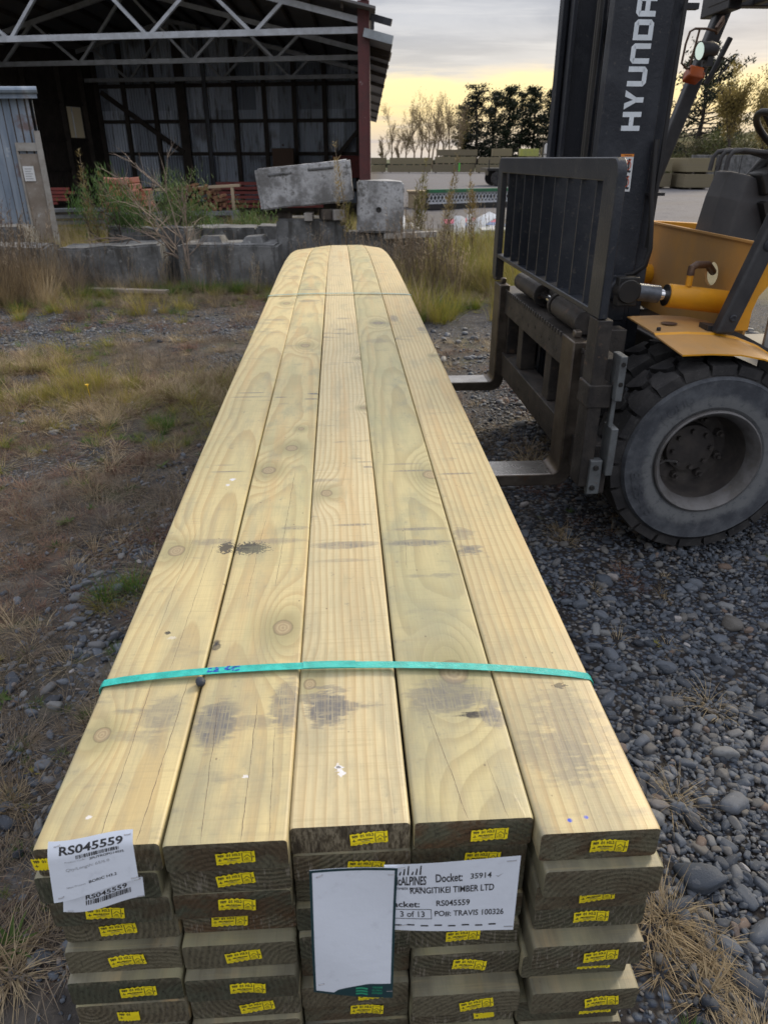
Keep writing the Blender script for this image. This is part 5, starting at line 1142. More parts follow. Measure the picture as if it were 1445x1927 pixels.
mb = MB(); mb.hexa([(-.36, .025, -.05), (-.08, -.015, -.05), (-.08, .02, -.05), (-.36, .065, -.05), (-.36, .025, 1.62), (-.08, -.015, 1.62), (-.08, .02, 1.62), (-.36, .065, 1.62)]); mb.build('door_panel', ['bare_ply'], HUT)
mb = MB(); mb.bar((-.035, -.03, -.05), (-.035, -.03, 1.95), .05, .09, (1, 0, 0)); mb.bar((-.37, .015, -.05), (-.37, .015, 1.66), .02, .03, (1, 0, 0)); mb.bar((-.38, .015, 1.72), (-.06, -.03, 1.72), .03, .12); mb.build('door_trim', ['pale_board'], HUT)
mb = MB(); mb.hexa([(-.34, .004, 1.22), (-.18, -.02, 1.22), (-.18, -.012, 1.22), (-.34, .012, 1.22), (-.34, .004, 1.44), (-.18, -.02, 1.44), (-.18, -.012, 1.44), (-.34, .012, 1.44)], 0)
for k in range(5): put_rect(mb, (-.32+.001*k, 1.25+.036*k, .11-.02*(k % 2), .012), lambda x, z: (x, .004-.15*(x+.34)-.003, z), 1)
mb.build('paper_notice', ['decal_white', 'ink_grey'], HUT)

# ------------------------------------------------------------------ concrete blocks
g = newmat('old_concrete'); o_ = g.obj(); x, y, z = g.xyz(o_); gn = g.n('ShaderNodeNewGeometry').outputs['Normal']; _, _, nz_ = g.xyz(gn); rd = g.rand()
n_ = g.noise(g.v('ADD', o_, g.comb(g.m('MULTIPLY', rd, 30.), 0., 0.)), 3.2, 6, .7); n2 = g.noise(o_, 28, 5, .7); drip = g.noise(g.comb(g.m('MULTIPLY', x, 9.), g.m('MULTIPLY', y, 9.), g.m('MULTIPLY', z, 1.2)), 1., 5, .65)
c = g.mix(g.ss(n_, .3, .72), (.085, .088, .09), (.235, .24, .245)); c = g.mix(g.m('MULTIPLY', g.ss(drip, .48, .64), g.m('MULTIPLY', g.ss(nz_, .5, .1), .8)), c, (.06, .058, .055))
c = g.mix(g.m('MULTIPLY', g.ss(n2, .55, .75), .5), c, (.09, .088, .08)); c = g.mix(g.m('MULTIPLY', g.ss(g.noise(o_, 6.5, 5, .7), .58, .68), .6), c, (.40, .41, .41))
c = g.mix(g.m('MULTIPLY', g.rand(), .25), c, (.10, .10, .10))
g.out(c, .9, 0, g.bump(n2, .5, .02), .15)
g = newmat('pale_concrete'); o_ = g.obj(); x, y, z = g.xyz(o_); n_ = g.noise(o_, 2.6, 6, .7); n2 = g.noise(o_, 30, 5, .7)
c = g.mix(g.ss(n_, .38, .60), (.19, .19, .19), (.50, .51, .53)); c = g.mix(g.m('MULTIPLY', g.ss(g.noise(o_, 5, 6, .75), .52, .64), .85), c, (.11, .108, .10)); c = g.mix(g.m('MULTIPLY', g.ss(n2, .58, .75), .45), c, (.14, .135, .125))
g.out(c, .9, 0, g.bump(n2, .5, .02), .15)
def block(label, c, size, rz=0, ry=0, mat='old_concrete', seed=1, extra=(), rough=.02, rx=0):
    bm = bmesh.new(); bmesh.ops.create_cube(bm, size=1); bmesh.ops.bevel(bm, geom=bm.edges[:], offset=.035, segments=2, affect='EDGES', clamp_overlap=True)
    bmesh.ops.subdivide_edges(bm, edges=[e for e in bm.edges if e.calc_length() > .3], cuts=7, use_grid_fill=True)
    for e_ in extra:                    # (x,y,z, sx,sy,sz) lugs cast on top or cut-looking ledges on the face
        r_ = bmesh.ops.create_cube(bm, size=1); 
        for v in r_['verts']: t = .7 if v.co.z > 0 else 1; v.co = Vector((e_[0]/size[0]+v.co.x*t*e_[3]/size[0], e_[1]/size[1]+v.co.y*t*e_[4]/size[1], e_[2]/size[2]+v.co.z*e_[5]/size[2]))
    for v in bm.verts:
        v.co = Vector((v.co.x*size[0], v.co.y*size[1], v.co.z*size[2])); p = v.co*3+Vector((seed*5.3, seed, 0)); q = v.co*9+Vector((0, seed, 0))
        v.co += Vector((mnoise.noise(p), mnoise.noise(p+Vector((9, 0, 0))), mnoise.noise(p+Vector((0, 9, 0)))))*rough+Vector((mnoise.noise(q), mnoise.noise(q+Vector((9, 0, 0))), mnoise.noise(q+Vector((0, 9, 0)))))*rough*.4
    bmesh.ops.recalc_face_normals(bm, faces=bm.faces)
    me = bpy.data.meshes.new('concrete_block'); bm.to_mesh(me); bm.free(); me.materials.append(MAT[mat]); me.polygons.foreach_set('use_smooth', [True]*len(me.polygons)); me.set_sharp_from_angle(angle=R(50))
    o = bpy.data.objects.new('concrete_block', me); COL.objects.link(o); o.location = c; o.rotation_euler = (rx, ry, rz)
    return tag(o, label, 'concrete block', 'concrete blocks dumped before the shed')
block('grey concrete block with two cast lugs on top, nearest the far end of the timber', (-2.08, 10.45, .24), (1.36, .72, .56), R(-3), 0, seed=1, extra=[(-.28, .05, .31, .34, .36, .10), (.30, .05, .31, .32, .36, .09)])
block('dark stained low concrete block behind the green tufts on the left', (-3.66, 10.3, .20), (1.35, .62, .62), R(4), R(-2), seed=2, rough=.03)
block('dark concrete block at the far left below the iron hut', (-5.35, 10.5, .18), (1.45, .65, .60), R(-2), 0, seed=3, rough=.03)
block('dark half-buried block behind the dead branches', (-3.62, 11.25, .33), (.85, .6, .62), R(14), R(5), seed=4, rough=.05)
block('rounded dark lump of concrete left of the lugged block', (-2.95, 10.9, .30), (.42, .5, .75), R(-8), R(6), seed=5, rough=.06)
block('long low concrete block behind the lugged block', (-2.42, 11.55, .31), (1.05, .6, .66), R(3), 0, seed=6)
block('short dark low block joined to the long low block', (-1.52, 11.5, .32), (.72, .6, .68), R(2), 0, seed=7)
block('upright concrete block right behind the far end of the timber', (-1.02, 10.75, .36), (.92, .62, .90), R(2), 0, seed=8)
block('low concrete block under the squarish block on the right', (.02, 10.8, .26), (1.12, .66, .74), R(1), R(-1), seed=9)
block('big pale concrete block propped at a slant on the upright block', (-1.06, 10.65, 1.235), (1.25, .62, .50), R(2), R(-5.5), 'pale_concrete', 10, rough=.012)
block('squarish pale block with a hole in its face, right of the slanted block', (-.06, 10.65, .965), (.62, .60, .64), R(2), R(1.5), 'pale_concrete', 11, rough=.015)
block('long dark block at the far left edge behind the dry clump', (-6.2, 11.4, .30), (1.8, .6, .70), R(3), 0, seed=12, rough=.03)
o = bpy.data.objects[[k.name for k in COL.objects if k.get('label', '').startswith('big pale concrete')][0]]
mb = MB(); mb.cbox((-.30, -.312, .165), (.32, .03, .035)); mb.cbox((.24, -.312, .175), (.34, .03, .035)); mb.build('recess_bar', ['old_concrete'], o, None, .012)  # raised darker bars stand in for the shaded recesses cast in the face
o = bpy.data.objects[[k.name for k in COL.objects if k.get('label', '').startswith('squarish pale')][0]]
mb = MB(); mb.lathe([(.028, -.004), (.036, .0), (.0, -.004)], (-.02, -.305, -.03), (0, -1, 0), 14); mb.build('hole', ['grease_black'], o, 40)  # black disc on the face paints the darkness inside the hole
for i, (x, y, z, s) in enumerate(((-1.02, 10.5, .845, .11), (-.80, 10.5, .875, .13), (-.66, 10.5, .87, .15), (-1.36, 10.6, .83, .06))):
    mb = MB(); mb.cbox((0, 0, 0), (s, .3, .10+.03*(i in (1, 2))), Matrix.Rotation(R(12*i), 3, 'Z').to_quaternion()); o = mb.build('wood_chock', ['pale_board' if i % 2 == 0 else 'dark_timber'], None, None, .006, loc=(x, y, z)); tag(o, ('pale wooden chock under the middle of the slanted block', 'dark wooden chock under the slanted block, right of its middle', 'pale wooden chock nearest the right end of the slanted block', 'thin dark packer near the left end of the slanted block')[i], 'wood chock', 'chocks under the slanted block')
mb = MB(); mb.bar((-3.95, 9.6, .03), (-2.75, 9.35, .035), .12, .04); o = mb.build('old_plank', ['bare_ply'], None, None, .005); tag(o, 'weathered grey plank lying in the grass before the blocks', 'plank')
mb = MB(); mb.bar((.0, 10.42, .60), (.72, 10.40, .63), .12, .07); o = mb.build('old_plank', ['pale_board'], None, None, .005); tag(o, 'short grey plank lying on the low block, under the squarish block', 'plank')

# ------------------------------------------------------------------ what lies in and before the shed
pmat('red_steel', (.22, .035, .028), (.12, .03, .026), 8, .55); pmat('split_wood', (.15, .075, .04), (.08, .042, .027), 9, .8, ruv=((.27, .14, .075), .85)); pmat('pink_brick', (.42, .17, .115), (.50, .26, .20), 7, .8, ruv=((.38, .12, .07), .8)); pmat('grey_timber', (.12, .13, .15), (.20, .21, .22), 6, .8)
pmat('long_pale_timber', (.40, .32, .22), None, 5, .7)
r4 = random.Random(21); n_ = 0
for lay in range(6):                     # red lengths stacked crosswise before the back wall
    for k in range(2):
        y = 23.6+.22*k+r4.uniform(-.05, .05); x0 = -5.35+r4.uniform(-.15, .15)+.06*lay; mb = MB(); mb.bar((0, 0, 0), (3.4+r4.uniform(-.4, .3), .12, .0), .12, .085)
        o = mb.build('red_beam', ['red_steel'], None, None, .006, loc=(x0, y, .25+.125*lay)); tag(o, 'dull red beam in the stack before the back wall of the shed', 'beam', 'red beams stacked in the shed')
for k in range(5):
    mb = MB(); mb.bar((0, 0, 0), (.75+r4.uniform(-.2, .2), .1, 0), .14, .07); o = mb.build('red_beam', ['red_steel'], None, None, .006, loc=(-9.3+r4.uniform(-.1, .1), 20.8, .48+.085*k)); tag(o, 'dull red beam in the low heap behind the iron hut', 'beam', 'red beams beside the hut')
for k in range(4):
    mb = MB(); mb.bar((0, 0, 0), (1.6+r4.uniform(-.3, .3), .15*r4.uniform(-1, 1), .03), .24, .07); o = mb.build('grey_board', ['grey_timber'], None, None, .006, loc=(-7.7+r4.uniform(-.1, .1), 17.2, .12+.13*k)); tag(o, 'blue-grey board in the low heap right of the iron hut', 'board', 'grey boards heaped by the hut')
hp = []
for k in range(900):                     # firewood: split billets in a rounded heap, ends towards us
    x, z = r4.uniform(-5.25, -3.75), r4.uniform(.42, 1.02); r = r4.uniform(.038, .068)
    if z > .46+.52*math.sqrt(max(0, 1-((x+4.62)/.78)**2)) or any((x-a)**2+(z-b)**2 < (r+c)**2*.92 for a, b, c in hp): continue
    hp.append((x, z, r)); mb = MB(); n_ = r4.choice((5, 6, 7)); mb.tube([(0, r4.uniform(-.1, .1), 0), (0, .4, 0)], [r, r*.9], n_); o = mb.build('firewood_billet', ['split_wood'], None, 40, loc=(x, 18.9, z)); o.rotation_euler = (R(r4.uniform(-8, 8)), r4.uniform(0, 3), R(r4.uniform(-12, 12))); o.scale = (1, 1, r4.uniform(.75, 1.1))
    tag(o, 'brown firewood billet, cut end outward, in the heap at the shed mouth', 'firewood', 'billets in the firewood heap')
mb = MB()
for k in range(3): mb.bar((-5.45, 18.75+.2*k, .36), (-3.6, 18.75+.2*k, .36), .1, .09)
for k in range(4): mb.cbox((-5.3+.55*k, 18.95, .155), (.10, .5, .31))
o = mb.build('wood_rack', ['grey_timber'], None); tag(o, 'low grey timber rack carrying the firewood heap', 'rack')
for lay in range(6):
    for k in range(4-(lay > 3)):
        mb = MB(); mb.cbox((0, 0, 0), (.26, .16, .11), Matrix.Rotation(R(r4.uniform(-30, 30)), 3, 'Z').to_quaternion()); o = mb.build('brick', ['pink_brick'], None, None, .012, loc=(-5.85+.235*k+r4.uniform(-.05, .05), 16.9+r4.uniform(-.12, .12), .56+.113*lay))
        o.rotation_euler = (R(r4.uniform(-9, 9)), R(r4.uniform(-14, 14)), 0); tag(o, 'pinkish brick in the untidy pile right of the green shrub', 'brick', 'bricks piled by the green shrub')
mb = MB()
for k in range(3): mb.bar((-6.05, 16.7+.2*k, .48), (-4.85, 16.7+.2*k, .48), .12, .03)
for x in (-6.0, -5.45, -4.9): mb.bar((x, 16.6, .23), (x, 17.2, .23), .09, .46)
o = mb.build('pallet', ['grey_timber'], None); tag(o, 'grey timber stand under the pinkish brick pile', 'pallet')
mb = MB(); mb.bar((-5.75, 19.7, .84), (-3.6, 19.6, .95), .10, .07); mb.bar((-5.3, 19.7, 0), (-5.3, 19.7, .82), .08, .08, (1, 0, 0)); mb.bar((-3.8, 19.6, 0), (-3.8, 19.6, .90), .08, .08, (1, 0, 0)); o = mb.build('pale_beam', ['long_pale_timber'], None, None, .01); tag(o, 'long pale beam lying across behind the firewood heap', 'beam')
mb = MB(); mb.box((-4.15, 29.6, 0), (-3.35, 30.0, 1.9)); mb.lathe([(.0, .05), (.05, .0), (.0, -.05)], (-3.75, 29.8, 2.0), (0, 0, 1), 8); o = mb.build('locker', ['rust_brown'], None, None, .02); tag(o, 'narrow brown locker against the back wall of the shed', 'locker')
mb = MB(); mb.box((-1.9, 29.4, .9), (-.7, 29.9, 1.65)); mb.box((-1.85, 29.4, 0), (-1.75, 29.9, .9)); mb.box((-.85, 29.4, 0), (-.75, 29.9, .9)); o = mb.build('red_bin', ['red_steel'], None, None, .02); tag(o, 'dark red bin on legs at the right end of the shed back wall', 'bin')

# ------------------------------------------------------------------ single plants before the shed
leafmat('plume', [(.16, .125, .06), (.26, .20, .09), (.34, .27, .13), (.12, .10, .05)], .35)
leafmat('plume_green', [(.09, .10, .035), (.16, .15, .05), (.24, .20, .08)], .35)
leafmat('dead_twig', [(.16, .125, .10), (.26, .21, .17), (.34, .28, .23)], .05)
leafmat('shrub_leaf', [(.022, .055, .014), (.04, .09, .022), (.065, .125, .035), (.10, .14, .05)], .35)
pmat('bark_dark', (.045, .036, .03), (.08, .065, .055), 8, .9)
def plume_weed(label, base, hgt, heads, seed, mat='plume', lean=(0, 0)):
    rr = random.Random(seed); t = thing('plume_weed', label, 'weed', base, 0, 'tall seeding weeds among the blocks')
    for i in range(heads):
        x0 = rr.uniform(-.05, .05); le = Vector((lean[0]+rr.uniform(-.10, .10), lean[1]+rr.uniform(-.08, .08), 1)).normalized(); L = hgt*(1 if i == 0 else rr.uniform(.62, .92))
        mb = MB(); pts = [Vector((x0, 0, 0))+le*L*k/6+Vector((.02*math.sin(k*1.3+seed), 0, 0)) for k in range(7)]; mb.tube(pts, [.009-.001*k for k in range(7)], 5)
        mb.build('stem', ['straw_brown'], t, None)
        mb = MB()
        for k in range(330):
            s = rr.betavariate(1.6, 1.5); q = pts[2].lerp(pts[6], s)+(pts[6]-pts[5]).normalized()*(.05*L if s > .9 else 0); w = .075*math.sin(math.pi*min(1, s*.88+.10))**.8*rr.random()**.6
            a = rr.uniform(0, 6.28); q = q+Vector((math.cos(a)*w, math.sin(a)*w, 0)); blade(mb, q, a, rr.uniform(.2, .9), .055*rr.uniform(.5, 1.5), .011, .5, rr, 2)
        mb.build('seed_head', [mat], t, None, recalc=False)
        mb = MB()
        for k in range(16): s = rr.uniform(.02, .55); blade(mb, pts[0].lerp(pts[6], s), rr.uniform(0, 6.28), rr.uniform(.5, 1.1), .16*rr.uniform(.5, 1.2), .018, 1.2, rr, 4)
        mb.build('leaf', ['plume_green'], t, None, recalc=False); t.children[-1]['kind'] = 'stuff'
plume_weed('tallest tawny plume weed by the hut, beside the green shrub', (-4.18, 10.95, -.02), 1.62, 1, 1, lean=(-.07, 0))
plume_weed('tawny plume weed just right of the tallest one by the hut', (-3.98, 10.9, -.02), 1.36, 2, 2, lean=(-.05, 0))
plume_weed('tall thin golden plume rising before the slanted pale block', (-.42, 10.15, -.02), 1.72, 1, 3, lean=(-.10, 0))
plume_weed('short golden plume between the slanted and the squarish block', (-.42, 11.1, -.02), 1.36, 1, 4, 'plume_green')
plume_weed('dark green plume clump just right of the squarish block', (.48, 10.9, -.02), 1.5, 3, 5, 'plume_green')
plume_weed('brown plume weed standing before the white scrap', (.86, 11.1, -.02), 1.55, 2, 6)
plume_weed('thin brown plume weed nearer the forklift, right of the timber end', (1.35, 11.4, -.02), 1.35, 2, 7)
def shrub(label, base, R_, H_, nst, nl, seed, lean=0, dead=False):
    rr = random.Random(seed); t = thing('shrub', label, 'shrub', base); tips = []
    mb = MB()
    def grow(p, d, L, r, lev):
        pts = [p]; 
        for k in range(4): d = (d+Vector((rr.gauss(0, .16), rr.gauss(0, .16), rr.gauss(.03, .10)))).normalized(); p = p+d*L/4; pts.append(p)
        mb.tube(pts, [r*(1-.16*k) for k in range(5)], 5, cap=False); tips.append((p, d))
        if lev: 
            for k in range(rr.randint(2, 4)): q = pts[rr.randint(2, 4)]; grow(q, (d+Vector((rr.gauss(0, .55), rr.gauss(0, .55), rr.gauss(.1, .3)))).normalized(), L*.62, r*.55, lev-1)
    for k in range(nst): a = rr.uniform(0, 6.28); grow(Vector((0, 0, 0)), Vector((math.cos(a)*.5+lean, math.sin(a)*.5, 1)).normalized(), H_*rr.uniform(.45, .65), .016, 2)
    mb.build('branch', ['dead_twig' if dead else 'bark_dark'], t, None, recalc=False)
    if nl:
        mb = MB()
        for p, d in tips:
            if p.z < H_*.35: continue
            for k in range(nl):
                q = p+Vector((rr.gauss(0, .09), rr.gauss(0, .09), rr.gauss(-.03, .09))); blade(mb, q, rr.uniform(0, 6.28), rr.uniform(.1, .8), .085*rr.uniform(.5, 1.3), .012, .3, rr, 2)
        mb.build('foliage', ['shrub_leaf'], t, None, recalc=False)
    return t
shrub('bushy green shrub between the hut and the bricks', (-3.72, 11.0, .1), .6, 1.15, 6, 36, 31)
shrub('bushy green shrub right part, above the dead branches', (-3.12, 11.15, .1), .6, 1.2, 5, 36, 36)
shrub('low green shrub left of the slanted pale block', (-2.25, 12.3, 0), .4, .85, 5, 24, 32)
shrub('small green weed bush left of the low green shrub', (-2.75, 12.2, 0), .3, .65, 4, 22, 33)
def dead_branch(label, base, dirs, seed):
    rr = random.Random(seed); mb = MB()
    def grow(p, d, L, r, lev):
        pts = [p]
        for k in range(5): d = (d+Vector((rr.gauss(0, .10), rr.gauss(0, .08), rr.gauss(0, .10)))).normalized(); p = p+d*L/5; pts.append(p)
        mb.tube(pts, [r*(1-.14*k) for k in range(6)], 5, cap=False)
        if lev:
            for k in range(6): q = pts[rr.randint(1, 5)]; grow(q, (d+Vector((rr.gauss(0, .4), rr.gauss(0, .35), rr.gauss(0, .35)))).normalized(), L*.55, r*.5, lev-1)
    for d, L in dirs: grow(Vector((0, 0, 0)), Vector(d).normalized(), L, .016, 2)
    o = mb.build('dead_branch', ['dead_twig'], None, None, recalc=False, loc=base); tag(o, label, 'branch')
dead_branch('pale twiggy dead branch sprawling below the green shrub', (-2.72, 10.25, .28), [((-1, .1, .62), .95), ((-1, .2, .85), .9), ((-.7, .1, 1.), .85)], 5)
dead_branch('grey forked dead branch standing left of the lugged block', (-2.62, 10.05, .22), [((-.18, .1, 1), .95), ((-.05, .1, 1), .8)], 6)
mb = MB(); mb.lathe([(0, .012), (.006, .012), (.007, 0), (0, 0)], (0, 0, 0), (0, 0, 1), 10)
for k in range(14): a = k*.449; blade(mb, (0, 0, .008), a, 1.2, .018, .006, .1, random.Random(k), 2)
mb.tube([(0, 0, 0), (.01, 0, -.12)], .0015, 5)
pmat('flower_yellow', (.80, .52, .02), None, 5, .5); o = mb.build('dandelion', ['flower_yellow'], None, None, recalc=False, loc=(-2.05, 4.80, .14)); tag(o, 'single yellow dandelion flower in the dry grass on the left', 'flower')
rr = random.Random(9); mb = MB()
bm = bmesh.new(); bmesh.ops.create_icosphere(bm, subdivisions=2, radius=.0075)
for v in bm.verts: v.co *= 1+.3*mnoise.noise(v.co*90)
me = bpy.data.meshes.new('pebble'); bm.to_mesh(me); bm.free(); me.materials.append(MAT['river_stone']); o = bpy.data.objects.new('pebble', me); COL.objects.link(o)
p = P0+PR*(-.2145)+PD*.272; o.location = (p.x, p.y, .868); tag(o, 'small dark pebble on the timber beside the teal strap', 'pebble')

# ------------------------------------------------------------------ the yard beyond: lattice, scrap, packs, truck
pmat('lattice_white', (.55, .58, .62), (.40, .42, .46), 8, .5); pmat('rail_green', (.015, .15, .06), (.02, .10, .05), 6, .5); pmat('scrap_white', (.62, .64, .66), (.45, .47, .5), 4, .4); pmat('scrap_pink', (.42, .06, .12), None, 5, .5); pmat('scrap_blue', (.06, .12, .30), None, 5, .5)
LT = thing('lattice_barrier', 'long low white lattice barrier with green top rail on the gravel', 'barrier', (1.45, 26.2, 0), R(29))
mb = MB(); mb.box((0, -.15, .0), (6.4, .15, .16)); mb.box((0, .02, .16), (6.4, .06, .52)); mb.build('base', ['grease_black'], LT)
mb = MB(); mb.box((0, -.10, .52), (6.4, .10, .62)); mb.build('top_rail', ['rail_green'], LT)
mb = MB()
for k in range(44):
    x = k*.146
    for d in (-1, 1): mb.bar((x if d > 0 else x+.146, -.02, .22), (x+.146 if d > 0 else x, -.02, .50), .03, .045, (0, 1, 0))
mb.box((0, -.035, .17), (6.4, -.005, .23)); mb.box((0, -.035, .48), (6.4, -.005, .52)); mb.build('lattice', ['lattice_white'], LT)
mb = MB(); mb.box((0, -.3, 0), (1.5, .3, .5)); mb.box((-.05, -.35, .5), (1.55, .35, .56)); o = mb.build('yellow_pack', ['long_pale_timber'], None, None, .01, loc=(.85, 27.2, .0)); tag(o, 'low pale timber bundle left of the lattice barrier', 'timber bundle')
def sheet(label, c, w, l, fold, rot, mat='scrap_white'):
    mb = MB(); mb.add([(-w/2, -l/2, 0), (0, -l/2, fold), (w/2, -l/2, 0), (w/2, l/2, 0), (0, l/2, fold), (-w/2, l/2, 0)], [(0, 1, 4, 5), (1, 2, 3, 4)]); o = mb.build('metal_offcut', [mat], None, None, loc=c); o.rotation_euler = [R(a) for a in rot]
    so = o.modifiers.new('thick', 'SOLIDIFY'); so.thickness = .012; tag(o, label, 'scrap metal', 'white scrap heaped in the long grass')
for a in (('folded white sheet leaning upright in the middle of the scrap', (1.62, 16.4, .22), .26, .5, .05, (58, 10, 12)), ('narrow white strip standing beside the folded sheet', (1.86, 16.6, .22), .13, .55, .03, (62, -8, -14)), ('gabled white cover at the right end of the scrap heap', (2.45, 17.2, .28), .75, .5, .17, (8, 0, 20)), ('flat white box lid in front of the gabled cover', (2.3, 16.2, .16), .6, .4, .05, (20, -8, 12)), ('grey-white sheet lying low at the left of the scrap', (.65, 16.2, .18), .6, .4, .08, (24, 14, 30)), ('small white offcut half buried at the left end of the scrap', (-.02, 15.2, .30), .22, .5, .05, (65, 5, 8)), ('thin white trim bent over near the left of the scrap', (.42, 14.6, .28), .12, .8, .03, (50, 30, 40)), ('pale sheet tilted between the strip and the gabled cover', (2.08, 16.9, .2), .35, .5, .05, (35, -20, -20))): sheet(*a)
sheet('pinkish strip lying behind the white scrap', (2.3, 19.8, .10), 1.5, .35, .04, (12, 0, 6), 'scrap_pink'); sheet('blue strip lying beside the pinkish strip', (2.4, 19.2, .07), 1.3, .3, .04, (10, 0, 6), 'scrap_blue')
mb = MB(); mb.box((-.32, -.25, 0), (.32, .25, .34)); mb.box((-.35, -.28, .34), (.35, .28, .38)); o = mb.build('white_crate', ['scrap_white'], None, None, .01, loc=(2.22, 14.9, -.05)); tag(o, 'small white crate in the grass beside the forklift backrest', 'crate')
g = newmat('pack_timber'); x, y, z = g.xyz(g.obj()); rd = g.rand()
st = g.noise(g.comb(g.m('MULTIPLY', x, .15), 0., g.m('MULTIPLY', g.m('FLOOR', g.m('MULTIPLY', z, 12.)), 7.3)), 1., 2)
ln = g.ss(g.m('FRACT', g.m('MULTIPLY', z, 12.)), .85, .98); c = g.mix(rd, (.135, .115, .075), (.23, .20, .115)); c = g.mix(st, c, (.19, .165, .12)); c = g.mix(g.m('MULTIPLY', ln, .55), c, (.05, .04, .025)); g.out(c, .8, 0, None, .2)
pmat('pack_wrap', (.34, .36, .08), (.28, .30, .10), 3, .5); pmat('tag_green', (.08, .55, .06), None, 4, .5)
def tpack(label, x, y, z, w, h_, d=1.1, rz=0, group='timber packs stacked across the far yard', mat='pack_timber'):
    t = thing('timber_pack', label, 'timber pack', (x, y, z), R(rz), group)
    mb = MB(); mb.box((-w/2, -d/2, .10), (w/2, d/2, h_)); mb.build('boards', [mat], t, None, .02)
    mb = MB(); k = max(2, int(w/1.6))
    for i in range(k): xx = -w/2+.4+(w-.8)*i/(k-1); mb.box((xx-.05, -d/2, 0), (xx+.05, d/2, .098))
    mb.build('bearers', ['dark_timber'], t); return t
RW = [(-2.1, 96, 4.6, (.85, .8)), (3.0, 95, 5.2, (.85, .8)), (8.3, 95, 5.0, (.95, .8, .75)), (13.6, 94, 5.4, (.9, .8)), (19.4, 95, 5.6, (.9, .9)), (25.6, 96, 6.0, (.9, .8))]
WN = ['leftmost', 'second from left', 'third from left', 'fourth from left', 'fifth from left', 'rightmost']; LV = ['bottom', 'middle', 'top']
for i, (x, y, w, hs) in enumerate(RW):
    z = 0
    for k, h_ in enumerate(hs): tpack(f'far timber pack, {("bottom" if k == 0 else "top" if k == len(hs)-1 else "middle")} of the {WN[i]} stack by the dark trees', x+.2*k, y, z, w-.15*k, h_); z += h_+.004
for k, (x, z, w, m_) in enumerate(((17.2, 1.71, 2.2, 'pack_wrap'), (20.0, 1.81, 2.6, 'pack_timber'), (23.0, 1.81, 2.0, 'pack_wrap'), (14.0, 1.71, 2.3, 'pack_timber'))): tpack(('yellow-green wrapped pack on top of the far row, left one', 'plain timber pack on top of the far row, behind the truck', 'yellow-green wrapped pack on top of the far row, beside the truck cab', 'short plain pack on top of the far row, left of the wrapped one')[k], x, 95, z, w, .9, mat=m_)
mb = MB(); mb.box((-.08, -.03, 0), (.08, .03, .9)); o = mb.build('green_marker', ['tag_green'], None, loc=(8.9, 93.7, .2)); tag(o, 'bright green marker standing before the far timber packs', 'marker')
TK = thing('flatbed_truck', 'flatbed truck with black deck and white cab across the yard', 'truck', (6.3, 50, 0), R(4))
mb = MB(); mb.box((0, -1.15, .88), (3.9, 1.15, 1.02)); mb.box((.2, -.5, .62), (4.6, .5, .88)); mb.build('deck', ['grease_black'], TK)
mb = MB(); mb.hexa([(4.05, -1.1, .75), (5.6, -1.1, .75), (5.6, 1.1, .75), (4.05, 1.1, .75), (4.05, -1.05, 2.35), (5.15, -1.05, 2.35), (5.15, 1.05, 2.35), (4.05, 1.05, 2.35)]); mb.box((4.1, -1.0, 2.35), (5.0, 1.0, 2.42)); cb_ = mb.build('cab', ['decal_white'], TK, None, .05, 3)
pmat('truck_glass', (.03, .04, .05), None, 4, .1); mb = MB(); mb.hexa([(4.45, -1.112, 1.55), (5.25, -1.112, 1.55), (5.25, -1.09, 1.55), (4.45, -1.09, 1.55), (4.45, -1.085, 2.2), (5.05, -1.085, 2.2), (5.05, -1.06, 2.2), (4.45, -1.06, 2.2)]); mb.build('window', ['truck_glass'], cb_)
mb = MB(); mb.bar((3.95, -.9, 1.0), (3.95, -.9, 2.5), .08, .08, (1, 0, 0)); mb.bar((3.95, .9, 1.0), (3.95, .9, 2.5), .08, .08, (1, 0, 0)); mb.bar((3.95, -.9, 2.5), (3.95, .9, 2.5), .08, .08); mb.bar((3.95, -.9, 1.8), (3.95, .9, 1.8), .06, .06); mb.bar((.1, -1.1, 1.0), (.1, -1.1, 1.5), .06, .06, (1, 0, 0)); parts(mb, 'headboard', ['grease_black'], TK)
for x in (.75, 1.55, 4.6):
    for y, s in ((-1.12, -1), (1.12, 1)):
        mb = MB(); mb.lathe([(.0, -.02), (.22, -.02), (.24, .0), (.42, .0), (.45, -.05), (.45, -.25), (.0, -.25)], (x, y, .45), (0, s, 0), 24); mb.build('wheel', ['tyre_rubber'], TK, 40)
tpack('brown timber pack on the gravel behind the forklift, lower of the pair', 17.4, 45.0, 0, 1.6, .78, 3.0, 0, 'timber packs behind the forklift'); tpack('brown timber pack behind the forklift, upper of the pair', 17.45, 45.1, .784, 1.55, .80, 3.0, 0, 'timber packs behind the forklift')
tpack('pale timber pack left of the brown pair, half hidden by the mast', 15.4, 46.0, 0, 1.7, .8, 3.0, 0, 'timber packs behind the forklift'); tpack('pale timber pack set on top of the half hidden one behind the mast', 15.4, 46.0, .804, 1.6, .75, 3.0, 0, 'timber packs behind the forklift')
CW = thing('concrete_wall', 'grey stained concrete panel wall behind the forklift controls', 'wall', (18.6, 48, 0))
for k in range(9): mb = MB(); mb.box((1.5*k, 0, 0), (1.5*k+1.47, .25, 1.75)); mb.build('panel', ['old_concrete'], CW, None, .03)

